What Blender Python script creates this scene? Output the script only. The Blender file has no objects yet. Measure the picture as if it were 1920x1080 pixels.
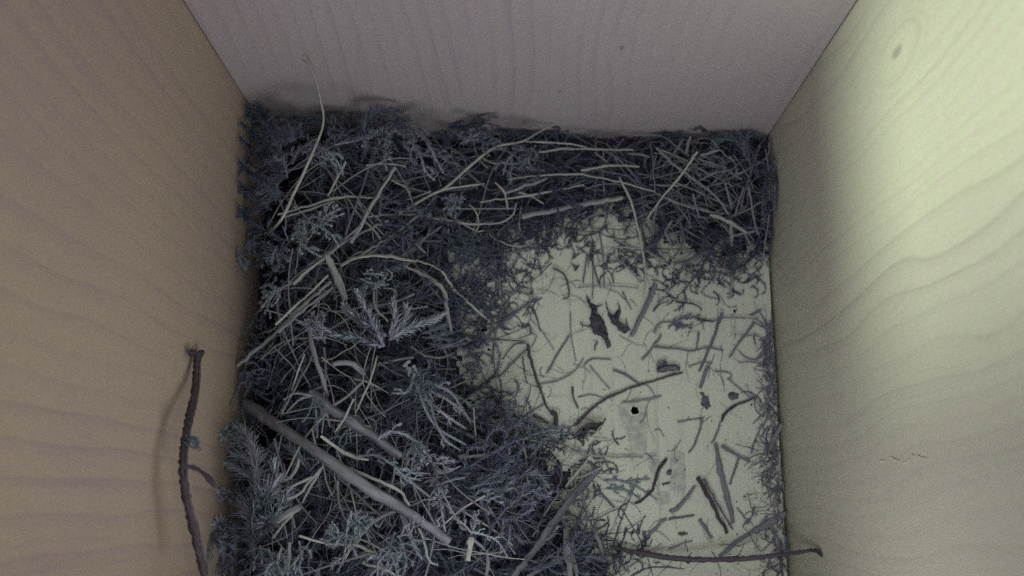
import bpy, bmesh, math, random
import numpy as np
from mathutils import Vector

rnd = random.Random(7)
rng = np.random.default_rng(11)
S = bpy.context.scene
COL = S.collection

# ------------------------------------------------------------------ camera, light, exposure
W, H = 0.1444, 0.277              # inner width of the nest box, camera height above its floor (metres)
TILT = math.radians(13.2)
FPX = 1888.0                     # focal length in pixels of the 1920 px wide frame
YB, YF = 0.1090, -0.0410         # inner faces of the back and front boards
CX = -0.0018

cam_d = bpy.data.cameras.new('camera')
cam_d.sensor_width = 36.0
cam_d.lens = 36.0 * FPX / 1920.0
cam_d.clip_start, cam_d.clip_end = 0.002, 20.0
cam_d.dof.use_dof = True
cam_d.dof.focus_distance = 0.236
cam_d.dof.aperture_fstop = 18.0
cam = bpy.data.objects.new('camera', cam_d)
COL.objects.link(cam)
cam.location = (CX, 0.0, H)
cam.rotation_euler = (TILT, 0.0, 0.0)
S.camera = cam

world = bpy.data.worlds.new('World')
S.world = world
world.use_nodes = True
bgn = world.node_tree.nodes['Background']
bgn.inputs['Color'].default_value = (0.52, 0.58, 1.0, 1)
bgn.inputs['Strength'].default_value = 0.50

# daylight, let in by an unseen opening added high in the left board
sun_d = bpy.data.lights.new('daylight', 'SUN')
sun_d.energy = 2.9
sun_d.angle = math.radians(17)
sun_d.color = (0.86, 1.0, 0.79)
sun = bpy.data.objects.new('daylight', sun_d)
COL.objects.link(sun)
sun.rotation_euler = Vector((math.cos(math.radians(29.2)), 0.03, -math.sin(math.radians(29.2)))).to_track_quat('-Z', 'Y').to_euler()

# added fill lamp out of view near the lens, brightens the floor
lamp_d = bpy.data.lights.new('fill_lamp', 'AREA')
lamp_d.shape = 'DISK'
lamp_d.size = 0.035
lamp_d.energy = 0.038
lamp_d.color = (0.97, 0.98, 0.97)
lamp = bpy.data.objects.new('fill_lamp', lamp_d)
COL.objects.link(lamp)
lamp.location = (0.014, -0.026, 0.250)
lamp.rotation_euler = (Vector((-0.004, 0.042, 0.0)) - lamp.location).to_track_quat('-Z', 'Y').to_euler()

# daylight through the entrance hole in the front board, below and behind the lens
hole_d = bpy.data.lights.new('entrance_daylight', 'AREA')
hole_d.shape = 'DISK'
hole_d.size = 0.056
hole_d.energy = 0.042
hole_d.color = (0.97, 0.98, 1.0)
hole_l = bpy.data.objects.new('entrance_daylight', hole_d)
COL.objects.link(hole_l)
hole_l.location = (0.010, YF - 0.004, 0.096)
hole_l.rotation_euler = (Vector((-0.006, 0.090, 0.060)) - hole_l.location).to_track_quat('-Z', 'Y').to_euler()

S.cycles.use_denoising = False            # the small camera's own grain
S.cycles.sample_clamp_indirect = 2.0
S.view_settings.view_transform = 'Standard'
S.view_settings.look = 'None'
S.view_settings.exposure = 0.0
S.view_settings.gamma = 1.0
S.view_settings.use_curve_mapping = False

# ------------------------------------------------------------------ pixel -> place
AX = np.array((0.0, math.sin(TILT), -math.cos(TILT)))
UP = np.array((0.0, math.cos(TILT), math.sin(TILT)))
RT = np.array((1.0, 0.0, 0.0))
CAM = np.array((CX, 0.0, H))

def ray(px, py):
    return AX + RT * ((px - 960.0) / FPX) + UP * ((540.0 - py) / FPX)

def at_z(px, py, z):
    d = ray(px, py)
    return CAM + d * ((z - H) / d[2])

def at_x(px, py, x):
    d = ray(px, py)
    return CAM + d * ((x - CX) / d[0])

def at_y(px, py, y):
    d = ray(px, py)
    return CAM + d * (y / d[1])

TILES = {'A': (420, 180, 3.375), 'B': (900, 200, 3.1759), 'C': (420, 460, 3.375), 'D': (860, 440, 3.0),
         'E': (300, 640, 2.455), 'F': (860, 740, 2.743), 'G': (0, 0, 1.0)}

def tile(t, pts):
    ox, oy, s = TILES[t]
    return [(ox + x / s, oy + y / s) for x, y in pts]

def parse(s):
    return [tuple(float(v) for v in p.split(',')) for p in s.split()]

# ------------------------------------------------------------------ nest height field
BARE_PX = [(875, 470), (880, 560), (895, 640), (905, 700), (960, 765), (1060, 835), (1112, 850), (1105, 900), (1085, 950),
           (1150, 1000), (1190, 1040), (1200, 1120), (1510, 1120), (1475, 800), (1450, 640), (1442, 520), (1300, 515),
           (1240, 500), (1180, 460), (1100, 432), (1050, 420), (1000, 450), (950, 470)]
BARE = np.array([at_z(x, y, 0.0)[:2] for x, y in BARE_PX])

def sd_bare(xy):
    """signed distance to the bare floor: positive inside the nest"""
    xy = np.atleast_2d(np.asarray(xy, float))
    a = BARE; b = np.roll(BARE, -1, axis=0)
    ab = b - a
    ap = xy[:, None, :] - a[None]
    t = np.clip((ap * ab[None]).sum(-1) / (ab ** 2).sum(-1)[None], 0, 1)
    d = np.sqrt(((ap - t[..., None] * ab[None]) ** 2).sum(-1)).min(1)
    y = xy[:, 1][:, None]; x = xy[:, 0][:, None]
    cr = ((a[None, :, 1] > y) != (b[None, :, 1] > y)) & (x < (b - a)[None, :, 0] * (y - a[None, :, 1]) / ((b - a)[None, :, 1] + 1e-12) + a[None, :, 0])
    ins = cr.sum(1) % 2 == 1
    return np.where(ins, -d, d)

def sst(a, b, x):
    t = np.clip((x - a) / (b - a), 0, 1)
    return t * t * (3 - 2 * t)

def hm(xy):
    xy = np.atleast_2d(np.asarray(xy, float))
    d = sd_bare(xy)
    x, y = xy[:, 0], xy[:, 1]
    left = sst(0.035, -0.030, x)
    top = 0.0090 + 0.0240 * left
    h = top * sst(-0.001, 0.024 + 0.012 * left, d)
    gl = sst(0.001, 0.016, x + W / 2)
    gb = sst(0.001, 0.015, YB - y)
    h *= 1 - left * (1 - np.minimum(0.30 + 0.70 * gl, 0.22 + 0.78 * gb))
    h += 0.0030 * np.sin(x * 310 + 1.3) * np.sin(y * 270 + 0.4) * sst(0.004, 0.02, d) * (0.4 + 0.6 * left)
    return np.maximum(h, 0.0)

def on_nest(px, py, lift):
    z = 0.004
    for _ in range(14):
        p = at_z(px, py, z)
        z = 0.5 * z + 0.5 * (1.13 * float(hm(p[:2])[0]) + lift)
    return at_z(px, py, z)

# ------------------------------------------------------------------ materials
def new_mat(name):
    m = bpy.data.materials.new(name)
    m.use_nodes = True
    nt = m.node_tree
    b = nt.nodes['Principled BSDF']
    return m, nt, b

class N:
    def __init__(s, nt): s.nt = nt
    def n(s, kind, **kw):
        nd = s.nt.nodes.new(kind)
        for k, v in kw.items(): setattr(nd, k, v)
        return nd
    def put(s, sock, v):
        if isinstance(v, bpy.types.NodeSocket): s.nt.links.new(v, sock)
        elif v is not None: sock.default_value = v
    def m(s, op, a, b=None, c=None, clamp=False):
        nd = s.n('ShaderNodeMath', operation=op, use_clamp=clamp)
        s.put(nd.inputs[0], a)
        if b is not None: s.put(nd.inputs[1], b)
        if c is not None: s.put(nd.inputs[2], c)
        return nd.outputs[0]
    def mix(s, f, a, b):
        nd = s.n('ShaderNodeMix', data_type='RGBA')
        s.put(nd.inputs[0], f); s.put(nd.inputs[6], a); s.put(nd.inputs[7], b)
        return nd.outputs[2]
    def comb(s, x, y, z):
        nd = s.n('ShaderNodeCombineXYZ')
        s.put(nd.inputs[0], x); s.put(nd.inputs[1], y); s.put(nd.inputs[2], z)
        return nd.outputs[0]
    def noise(s, v, scale, detail=2.0, rough=0.5):
        nd = s.n('ShaderNodeTexNoise')
        s.put(nd.inputs['Vector'], v)
        nd.inputs['Scale'].default_value = scale
        nd.inputs['Detail'].default_value = detail
        nd.inputs['Roughness'].default_value = rough
        return nd.outputs['Fac']
    def ramp(s, f, stops):
        nd = s.n('ShaderNodeValToRGB')
        s.put(nd.inputs[0], f)
        el = nd.color_ramp.elements
        while len(el) < len(stops): el.new(0.5)
        for e, (p, c) in zip(el, stops):
            e.position = p; e.color = c if len(c) == 4 else (*c, 1)
        return nd.outputs[0]
    def smooth(s, x, a, b):
        nd = s.n('ShaderNodeMapRange', interpolation_type='SMOOTHSTEP')
        s.put(nd.inputs[0], x); nd.inputs[1].default_value = a; nd.inputs[2].default_value = b
        return nd.outputs[0]

def rgba(c): return (*c, 1.0)

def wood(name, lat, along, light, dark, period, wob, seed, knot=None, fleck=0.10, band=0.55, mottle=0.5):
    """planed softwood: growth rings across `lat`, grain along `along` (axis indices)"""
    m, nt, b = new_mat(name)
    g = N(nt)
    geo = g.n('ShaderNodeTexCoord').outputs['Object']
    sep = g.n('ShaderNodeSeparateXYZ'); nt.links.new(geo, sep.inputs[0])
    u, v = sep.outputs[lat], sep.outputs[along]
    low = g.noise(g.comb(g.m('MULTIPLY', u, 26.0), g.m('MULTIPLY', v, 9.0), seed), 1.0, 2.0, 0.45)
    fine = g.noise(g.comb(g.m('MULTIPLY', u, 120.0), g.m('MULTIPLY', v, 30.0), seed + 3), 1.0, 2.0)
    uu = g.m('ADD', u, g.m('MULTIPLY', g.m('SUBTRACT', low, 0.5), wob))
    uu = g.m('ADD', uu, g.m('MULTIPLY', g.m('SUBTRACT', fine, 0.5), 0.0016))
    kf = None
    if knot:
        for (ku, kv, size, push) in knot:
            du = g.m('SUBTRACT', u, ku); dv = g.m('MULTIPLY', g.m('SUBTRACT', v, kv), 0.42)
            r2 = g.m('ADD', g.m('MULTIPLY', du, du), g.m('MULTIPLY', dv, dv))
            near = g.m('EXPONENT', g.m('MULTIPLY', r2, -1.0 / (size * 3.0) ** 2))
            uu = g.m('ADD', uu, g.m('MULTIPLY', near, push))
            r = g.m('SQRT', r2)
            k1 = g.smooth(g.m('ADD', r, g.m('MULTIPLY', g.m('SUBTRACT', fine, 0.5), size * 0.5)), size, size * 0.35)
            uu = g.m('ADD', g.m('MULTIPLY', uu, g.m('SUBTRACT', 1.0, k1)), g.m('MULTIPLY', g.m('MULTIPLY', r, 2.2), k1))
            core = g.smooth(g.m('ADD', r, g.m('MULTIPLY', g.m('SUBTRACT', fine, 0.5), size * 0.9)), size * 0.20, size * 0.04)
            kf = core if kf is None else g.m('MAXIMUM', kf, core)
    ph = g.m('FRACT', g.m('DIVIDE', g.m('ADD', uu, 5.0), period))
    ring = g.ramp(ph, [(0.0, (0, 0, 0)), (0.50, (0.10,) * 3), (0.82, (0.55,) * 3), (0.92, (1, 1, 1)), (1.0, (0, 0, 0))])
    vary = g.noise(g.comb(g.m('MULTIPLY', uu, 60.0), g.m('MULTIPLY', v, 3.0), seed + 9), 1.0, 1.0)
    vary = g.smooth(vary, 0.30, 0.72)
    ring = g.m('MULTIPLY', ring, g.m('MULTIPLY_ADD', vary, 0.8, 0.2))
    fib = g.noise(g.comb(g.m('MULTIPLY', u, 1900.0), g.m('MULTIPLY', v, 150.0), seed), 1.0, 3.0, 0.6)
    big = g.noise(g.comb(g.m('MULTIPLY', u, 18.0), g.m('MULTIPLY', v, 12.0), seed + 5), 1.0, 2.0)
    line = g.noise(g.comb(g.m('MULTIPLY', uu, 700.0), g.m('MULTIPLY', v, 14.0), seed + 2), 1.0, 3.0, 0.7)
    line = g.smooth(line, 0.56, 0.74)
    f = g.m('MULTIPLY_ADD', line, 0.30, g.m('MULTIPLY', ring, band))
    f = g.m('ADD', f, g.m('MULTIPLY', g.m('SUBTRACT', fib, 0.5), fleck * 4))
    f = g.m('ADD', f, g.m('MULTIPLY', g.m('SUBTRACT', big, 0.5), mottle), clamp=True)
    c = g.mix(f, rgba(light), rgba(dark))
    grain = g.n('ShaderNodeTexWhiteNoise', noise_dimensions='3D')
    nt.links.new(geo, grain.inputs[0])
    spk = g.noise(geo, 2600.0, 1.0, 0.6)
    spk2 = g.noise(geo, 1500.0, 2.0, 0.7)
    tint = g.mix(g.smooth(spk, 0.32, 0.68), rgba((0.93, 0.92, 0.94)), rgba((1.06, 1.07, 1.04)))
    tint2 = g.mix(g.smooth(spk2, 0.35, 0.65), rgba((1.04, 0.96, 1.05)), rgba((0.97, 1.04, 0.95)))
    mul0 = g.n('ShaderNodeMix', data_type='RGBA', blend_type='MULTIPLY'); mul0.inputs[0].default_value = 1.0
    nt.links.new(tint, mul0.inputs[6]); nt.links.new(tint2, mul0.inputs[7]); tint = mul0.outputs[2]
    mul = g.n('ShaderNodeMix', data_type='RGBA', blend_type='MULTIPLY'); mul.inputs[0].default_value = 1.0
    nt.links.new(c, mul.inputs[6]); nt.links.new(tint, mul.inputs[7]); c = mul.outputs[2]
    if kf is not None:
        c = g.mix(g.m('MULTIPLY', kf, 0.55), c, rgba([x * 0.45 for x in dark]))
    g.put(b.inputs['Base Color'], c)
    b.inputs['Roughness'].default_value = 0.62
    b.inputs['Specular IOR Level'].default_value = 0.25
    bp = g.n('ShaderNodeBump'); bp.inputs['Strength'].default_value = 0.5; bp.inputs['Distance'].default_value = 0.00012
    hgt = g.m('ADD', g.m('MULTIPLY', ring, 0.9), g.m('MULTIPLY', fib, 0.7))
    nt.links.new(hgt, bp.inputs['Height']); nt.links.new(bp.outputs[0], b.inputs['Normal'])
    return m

def fibre(name, c0, c1, c2, rough=0.65, streak=1.0, hues=((1.03, 0.985, 1.03), (0.985, 1.015, 0.98)), hscale=160.0):
    """dry plant matter; `tint` (0..1) on the vertices picks the tone, UV runs along the stem"""
    m, nt, b = new_mat(name)
    g = N(nt)
    at = g.n('ShaderNodeAttribute', attribute_name='tint').outputs['Fac']
    uv = g.n('ShaderNodeUVMap', uv_map='along').outputs[0]
    sep = g.n('ShaderNodeSeparateXYZ'); nt.links.new(uv, sep.inputs[0])
    c = g.ramp(at, [(0.0, c0), (0.5, c1), (1.0, c2)])
    lines = g.noise(g.comb(g.m('MULTIPLY', sep.outputs[0], 9.0), g.m('MULTIPLY', sep.outputs[1], 130.0), g.m('MULTIPLY', at, 40.0)), 1.0, 2.0, 0.6)
    blot = g.noise(g.comb(g.m('MULTIPLY', sep.outputs[0], 2.0), g.m('MULTIPLY', sep.outputs[1], 420.0), g.m('MULTIPLY', at, 71.0)), 1.0, 2.0, 0.55)
    k = g.m('ADD', g.m('MULTIPLY', lines, 1.0 * streak), g.m('MULTIPLY', blot, 0.9))
    k = g.m('MULTIPLY_ADD', k, 1.05, 0.5 - 0.5 * streak - 0.45 + 0.4)
    cc = g.n('ShaderNodeMix', data_type='RGBA', blend_type='MULTIPLY'); cc.inputs[0].default_value = 1.0
    hn = g.smooth(g.noise(g.n('ShaderNodeTexCoord').outputs['Object'], hscale, 1.0), 0.40, 0.60)
    hm_ = g.n('ShaderNodeMix', data_type='RGBA', blend_type='MULTIPLY'); hm_.inputs[0].default_value = 1.0
    nt.links.new(c, hm_.inputs[6]); nt.links.new(g.mix(hn, rgba(hues[0]), rgba(hues[1])), hm_.inputs[7])
    nt.links.new(hm_.outputs[2], cc.inputs[6])
    nt.links.new(g.comb(k, k, k), cc.inputs[7])
    g.put(b.inputs['Base Color'], cc.outputs[2])
    b.inputs['Roughness'].default_value = rough
    b.inputs['Specular IOR Level'].default_value = 0.3
    bp = g.n('ShaderNodeBump'); bp.inputs['Strength'].default_value = 0.6; bp.inputs['Distance'].default_value = 0.0001
    nt.links.new(lines, bp.inputs['Height']); nt.links.new(bp.outputs[0], b.inputs['Normal'])
    return m

def plain(name, ca, cb, scale, rough=0.85, bump=0.4):
    m, nt, b = new_mat(name)
    g = N(nt)
    geo = g.n('ShaderNodeTexCoord').outputs['Object']
    f = g.noise(geo, scale, 4.0, 0.6)
    g.put(b.inputs['Base Color'], g.mix(g.smooth(f, 0.3, 0.7), rgba(ca), rgba(cb)))
    b.inputs['Roughness'].default_value = rough
    b.inputs['Specular IOR Level'].default_value = 0.2
    bp = g.n('ShaderNodeBump'); bp.inputs['Strength'].default_value = bump; bp.inputs['Distance'].default_value = 0.0003
    nt.links.new(f, bp.inputs['Height']); nt.links.new(bp.outputs[0], b.inputs['Normal'])
    return m

kn = at_x(1682, 100, W / 2)
kn2 = at_x(1440, 760, W / 2)
kb = at_y(1165, 90, YB)
M = {}
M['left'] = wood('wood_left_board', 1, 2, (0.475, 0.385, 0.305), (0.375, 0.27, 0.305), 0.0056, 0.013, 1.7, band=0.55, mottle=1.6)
M['back'] = wood('wood_back_board', 0, 2, (0.525, 0.48, 0.505), (0.39, 0.315, 0.41), 0.0044, 0.009, 4.2, mottle=0.8, knot=[(kb[0], kb[2], 0.0035, 0.004)], band=0.5)
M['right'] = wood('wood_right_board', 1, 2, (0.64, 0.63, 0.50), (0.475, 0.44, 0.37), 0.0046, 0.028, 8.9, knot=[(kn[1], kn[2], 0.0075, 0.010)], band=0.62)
M['front'] = wood('wood_front_board', 0, 2, (0.55, 0.47, 0.40), (0.38, 0.30, 0.26), 0.0080, 0.014, 6.1)
M['floor'] = wood('wood_floor_board', 0, 1, (0.74, 0.80, 0.655), (0.48, 0.49, 0.45), 0.0060, 0.010, 2.4, band=0.32, fleck=0.22, mottle=1.7)
M['straw'] = fibre('dry_straw', (0.15, 0.155, 0.20), (0.295, 0.315, 0.335), (0.58, 0.64, 0.54))
M['blade'] = fibre('dry_grass_blade', (0.13, 0.14, 0.18), (0.29, 0.31, 0.33), (0.52, 0.55, 0.47))
M['twig'] = fibre('twig_bark', (0.055, 0.047, 0.055), (0.12, 0.105, 0.125), (0.22, 0.20, 0.225), rough=0.8, streak=1.4)
M['stem'] = fibre('weathered_stem', (0.16, 0.16, 0.205), (0.30, 0.305, 0.345), (0.46, 0.475, 0.48), rough=0.75)
M['moss'] = fibre('dry_moss', (0.088, 0.101, 0.155), (0.228, 0.262, 0.328), (0.47, 0.525, 0.55), rough=0.8, streak=0.5,
                  hues=((1.08, 0.97, 1.05), (0.94, 1.03, 1.01)), hscale=110.0)
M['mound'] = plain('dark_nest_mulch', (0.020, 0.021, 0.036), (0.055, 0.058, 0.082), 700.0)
M['crumb'] = plain('dark_crumb', (0.035, 0.035, 0.05), (0.20, 0.195, 0.225), 420.0)
M['bark'] = plain('black_bark', (0.04, 0.04, 0.055), (0.17, 0.17, 0.195), 1500.0, bump=0.9)
M['stain'] = plain('grey_water_stain', (0.42, 0.46, 0.45), (0.66, 0.71, 0.57), 500.0)
M['hole'] = plain('hole_black', (0.012, 0.012, 0.016), (0.03, 0.03, 0.035), 900.0)  # near-black for the hole insides and the base under the floor
M['chip'] = plain('pale_wood_chip', (0.72, 0.64, 0.56), (0.80, 0.74, 0.64), 900.0)

# ------------------------------------------------------------------ mesh building
class MB:
    def __init__(s):
        s.v, s.f, s.t, s.uv, s.n = [], [], [], [], 0
    def add(s, v, f, tint, uv=None):
        v = np.asarray(v, float); f = np.asarray(f, np.int64)
        s.v.append(v); s.f.append(f + s.n)
        s.t.append(np.full(len(v), tint, float) if np.isscalar(tint) else np.asarray(tint, float))
        s.uv.append(np.zeros((len(v), 2)) if uv is None else np.asarray(uv, float))
        s.n += len(v)
    def build(s, name, mat, parent=None, base=None, smooth=True):
        v = np.concatenate(s.v); t = np.concatenate(s.t); uv = np.concatenate(s.uv)
        if base is not None: v = v - np.asarray(base)
        me = bpy.data.meshes.new(name)
        loops = np.concatenate([f.ravel() for f in s.f])
        sizes = np.concatenate([np.full(len(f), f.shape[1]) for f in s.f])
        me.vertices.add(len(v)); me.vertices.foreach_set('co', v.astype(np.float32).ravel())
        me.loops.add(len(loops)); me.loops.foreach_set('vertex_index', loops.astype(np.int32))
        me.polygons.add(len(sizes))
        starts = np.concatenate([[0], np.cumsum(sizes)[:-1]])
        me.polygons.foreach_set('loop_start', starts.astype(np.int32))
        me.polygons.foreach_set('loop_total', sizes.astype(np.int32))
        me.update(calc_edges=True); me.validate()
        if len(me.loops) == len(loops):
            a = me.attributes.new('tint', 'FLOAT', 'POINT'); a.data.foreach_set('value', t.astype(np.float32))
            ul = me.uv_layers.new(name='along'); ul.data.foreach_set('uv', uv[loops].astype(np.float32).ravel())
        if smooth: me.polygons.foreach_set('use_smooth', np.ones(len(me.polygons), bool))
        me.materials.append(mat)
        o = bpy.data.objects.new(name, me)
        COL.objects.link(o)
        if parent is not None: o.parent = parent
        elif base is not None: o.location = base
        return o

def spline(pts, n):
    """Catmull-Rom through the points, n samples evenly along it"""
    p = np.asarray(pts, float)
    if len(p) == 2:
        t = np.linspace(0, 1, n)[:, None]
        return p[0] * (1 - t) + p[1] * t
    q = np.vstack([2 * p[0] - p[1], p, 2 * p[-1] - p[-2]])
    out = []
    for i in range(1, len(q) - 2):
        t = np.linspace(0, 1, 14, endpoint=False)[:, None]
        a, b, c, d = q[i - 1], q[i], q[i + 1], q[i + 2]
        out.append(0.5 * ((2 * b) + (c - a) * t + (2 * a - 5 * b + 4 * c - d) * t ** 2 + (3 * b - a - 3 * c + d) * t ** 3))
    out = np.vstack(out + [p[-1:]])
    s = np.concatenate([[0], np.cumsum(np.linalg.norm(np.diff(out, axis=0), axis=1))])
    g = np.linspace(0, s[-1], n)
    return np.stack([np.interp(g, s, out[:, k]) for k in range(3)], 1)

def frames(c, up=None):
    t = np.gradient(c, axis=0)
    t /= np.linalg.norm(t, axis=1)[:, None] + 1e-12
    u = np.array((0, 0, 1.0)) if up is None else np.asarray(up, float)
    n = u[None] - t * (t @ u)[:, None]
    bad = np.linalg.norm(n, axis=1) < 0.15
    n[bad] = np.cross(t[bad], (0.3, 1, 0.1))
    n /= np.linalg.norm(n, axis=1)[:, None]
    return t, n, np.cross(t, n)

def tube(mb, c, r, tint, sides=6, flat=1.0, rough=0.10, up=None, twist=0.0):
    """closed tube along the centre line c; r is a number or one radius per point"""
    n = len(c)
    r = np.full(n, r) if np.isscalar(r) else np.asarray(r)
    t, nn, bb = frames(c, up)
    s = np.concatenate([[0], np.cumsum(np.linalg.norm(np.diff(c, axis=0), axis=1))])
    ang = np.linspace(0, 2 * np.pi, sides, endpoint=False)[None] + twist * s[:, None] / (s[-1] + 1e-9)
    rr = r[:, None] * (1 + rough * rng.uniform(-1, 1, (n, sides)))
    if rough >= 0.14 and sides >= 7:
        gr = rng.uniform(-1, 1, sides)
        rr *= 1 + 0.13 * gr[None]
        if np.isscalar(tint): tint = np.clip(np.tile(tint + 0.16 * gr, n), 0, 1)
    v = c[:, None, :] + bb[:, None, :] * (rr * np.cos(ang))[..., None] + nn[:, None, :] * (rr * np.sin(ang) * flat)[..., None]
    uv = np.stack([np.repeat(np.abs(np.linspace(-1, 1, sides))[None], n, 0), np.repeat(s[:, None], sides, 1)], -1)
    i = np.arange(n - 1)[:, None] * sides; j = np.arange(sides)[None]; k = (j + 1) % sides
    f = np.stack([i + j, i + k, i + sides + k, i + sides + j], -1).reshape(-1, 4)
    mb.add(v.reshape(-1, 3), f, tint, uv.reshape(-1, 2))
    for e in (0, n - 1):
        cap = np.vstack([v[e], c[e][None]])
        ff = np.array([(a, (a + 1) % sides, sides) if e else ((a + 1) % sides, a, sides) for a in range(sides)])
        mb.add(cap, ff, tint * 0.8 if np.isscalar(tint) else float(np.mean(tint)) * 0.8, np.tile([[0.5, s[e]]], (sides + 1, 1)))

def rope(mb, c, leaf, width, tint, spacing=0.00032, spread=0.6, curl=0.6, per=2, core=0.00026, taper=True):
    """a mossy shoot: small pointed leaves spiralling round a thin axis"""
    seg = np.linalg.norm(np.diff(c, axis=0), axis=1)
    L = seg.sum()
    n = max(4, int(L / spacing)) * per
    s = np.concatenate([[0], np.cumsum(seg)])
    g = np.sort(rng.uniform(0, L, n))
    p = np.stack([np.interp(g, s, c[:, k]) for k in range(3)], 1)
    t, nn, bb = frames(c)
    def ip(a):
        q = np.stack([np.interp(g, s, a[:, k]) for k in range(3)], 1)
        return q / (np.linalg.norm(q, axis=1)[:, None] + 1e-9)
    t, nn, bb = ip(t), ip(nn), ip(bb)
    az = np.arange(n) * 2.3999 + rng.uniform(-0.4, 0.4, n)
    o = nn * np.cos(az)[:, None] + bb * np.sin(az)[:, None]
    side = np.cross(t, o)
    fr = g / L
    ln = leaf * rng.uniform(0.65, 1.25, n) * ((1.0 - 0.55 * fr ** 2) if taper else 1.0)
    th = spread * rng.uniform(0.75, 1.25, n)
    d0 = t * np.cos(th)[:, None] + o * np.sin(th)[:, None]
    th2 = th + curl * rng.uniform(-0.6, 1.2, n)
    d1 = t * np.cos(th2)[:, None] + o * np.sin(th2)[:, None] + rng.normal(0, 0.15, (n, 3))
    mid = p + d0 * (0.5 * ln)[:, None]
    tip = mid + d1 * (0.55 * ln)[:, None]
    w = side * (width * rng.uniform(0.7, 1.2, n) * 0.5)[:, None]
    v = np.stack([p - w * 0.4, p + w * 0.4, mid + w, tip, mid - w], 1).reshape(-1, 3)
    b = np.arange(n)[:, None] * 5
    f = np.concatenate([b + np.array([[0, 1, 2, 4]]), ], 0)
    f3 = b + np.array([[4, 2, 3]])
    tt = np.clip(np.repeat(tint + rng.normal(0, 0.10, n) + 0.16 * (fr - 0.4), 5) + np.tile([-0.12, -0.12, 0, 0.16, 0], n), 0, 1)
    uv = np.tile([[0, 0], [1, 0], [1, 0.0006], [0.5, 0.0012], [0, 0.0006]], (n, 1))
    mb.add(v, f, tt, uv)
    mb.f.append(f3 + (mb.n - len(v)))
    if core: tube(mb, c, np.linspace(core, core * 0.4, len(c)), max(0, tint - 0.15), 4, rough=0.1)

def tag(o, label=None, cat=None, group=None, kind=None):
    if label: o['label'] = label
    if cat: o['category'] = cat
    if group: o['group'] = group
    if kind: o['kind'] = kind
    return o

def empty(name, loc):
    o = bpy.data.objects.new(name, None)
    o.empty_display_size = 0.005
    COL.objects.link(o)
    o.location = loc
    return o

def poly_box(mb, x0, x1, y0, y1, z0, z1):
    v = [(x, y, z) for x in (x0, x1) for y in (y0, y1) for z in (z0, z1)]
    mb.add(v, [(0, 1, 3, 2), (4, 6, 7, 5), (0, 4, 5, 1), (2, 3, 7, 6), (0, 2, 6, 4), (1, 5, 7, 3)], 0.5)

# ------------------------------------------------------------------ the nest box
TH, TOP = 0.012, 0.300

def board(name, mat, axis, inner, outer, lo, hi, z0, z1, hole=None):
    """an upright board; hole = (lo, hi, z0, z1) cuts an opening right through it"""
    a = [lo, hi] if not hole else [lo, hole[0], hole[1], hi]
    b = [z0, z1] if not hole else [z0, hole[2], hole[3], z1]
    bm = bmesh.new()
    def P(u, z, d): return bm.verts.new((d, u, z) if axis == 0 else (u, d, z))
    grid = {}
    for i, u in enumerate(a):
        for j, z in enumerate(b):
            for k, d in enumerate((inner, outer)): grid[i, j, k] = P(u, z, d)
    cells = {(i, j) for i in range(len(a) - 1) for j in range(len(b) - 1) if not (hole and (i, j) == (1, 1))}
    for (i, j) in cells:
        for k in (0, 1):
            q = [grid[i, j, k], grid[i + 1, j, k], grid[i + 1, j + 1, k], grid[i, j + 1, k]]
            bm.faces.new(q if k else q[::-1])
        for (di, dj, e0, e1) in ((-1, 0, (i, j), (i, j + 1)), (1, 0, (i + 1, j), (i + 1, j + 1)), (0, -1, (i, j), (i + 1, j)), (0, 1, (i, j + 1), (i + 1, j + 1))):
            if (i + di, j + dj) not in cells:
                bm.faces.new([grid[(*e0, 0)], grid[(*e1, 0)], grid[(*e1, 1)], grid[(*e0, 1)]])
    bmesh.ops.recalc_face_normals(bm, faces=bm.faces)
    me = bpy.data.meshes.new(name); bm.to_mesh(me); bm.free()
    me.materials.append(mat)
    o = bpy.data.objects.new(name, me); COL.objects.link(o)
    return o

X1 = W / 2
wl = tag(board('wall_left', M['left'], 0, -X1, -X1 - TH, YF - TH, YB + TH, -0.014, TOP, hole=(0.029, 0.104, 0.157, 0.290)),  # unseen opening, added to shape the beam on the right board
         'pinkish planed softwood board forming the left side of the box', kind='structure')
wb = tag(board('wall_back', M['back'], 1, YB, YB + TH, -X1 + 0.0003, X1 - 0.0004, -0.014, TOP),
         'greyish softwood board at the back of the box, above the nest', kind='structure')
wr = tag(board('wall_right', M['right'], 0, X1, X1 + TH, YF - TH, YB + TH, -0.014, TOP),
         'pale softwood board with a knot, lit from the side, forming the right side of the box', kind='structure')
wf = tag(board('wall_front', M['front'], 1, YF, YF - TH, -X1 + 0.00005, X1 - 0.00005, -0.014, TOP, hole=(-0.019, 0.039, 0.067, 0.125)),
         'softwood front board of the box, out of the picture', kind='structure')

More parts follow.
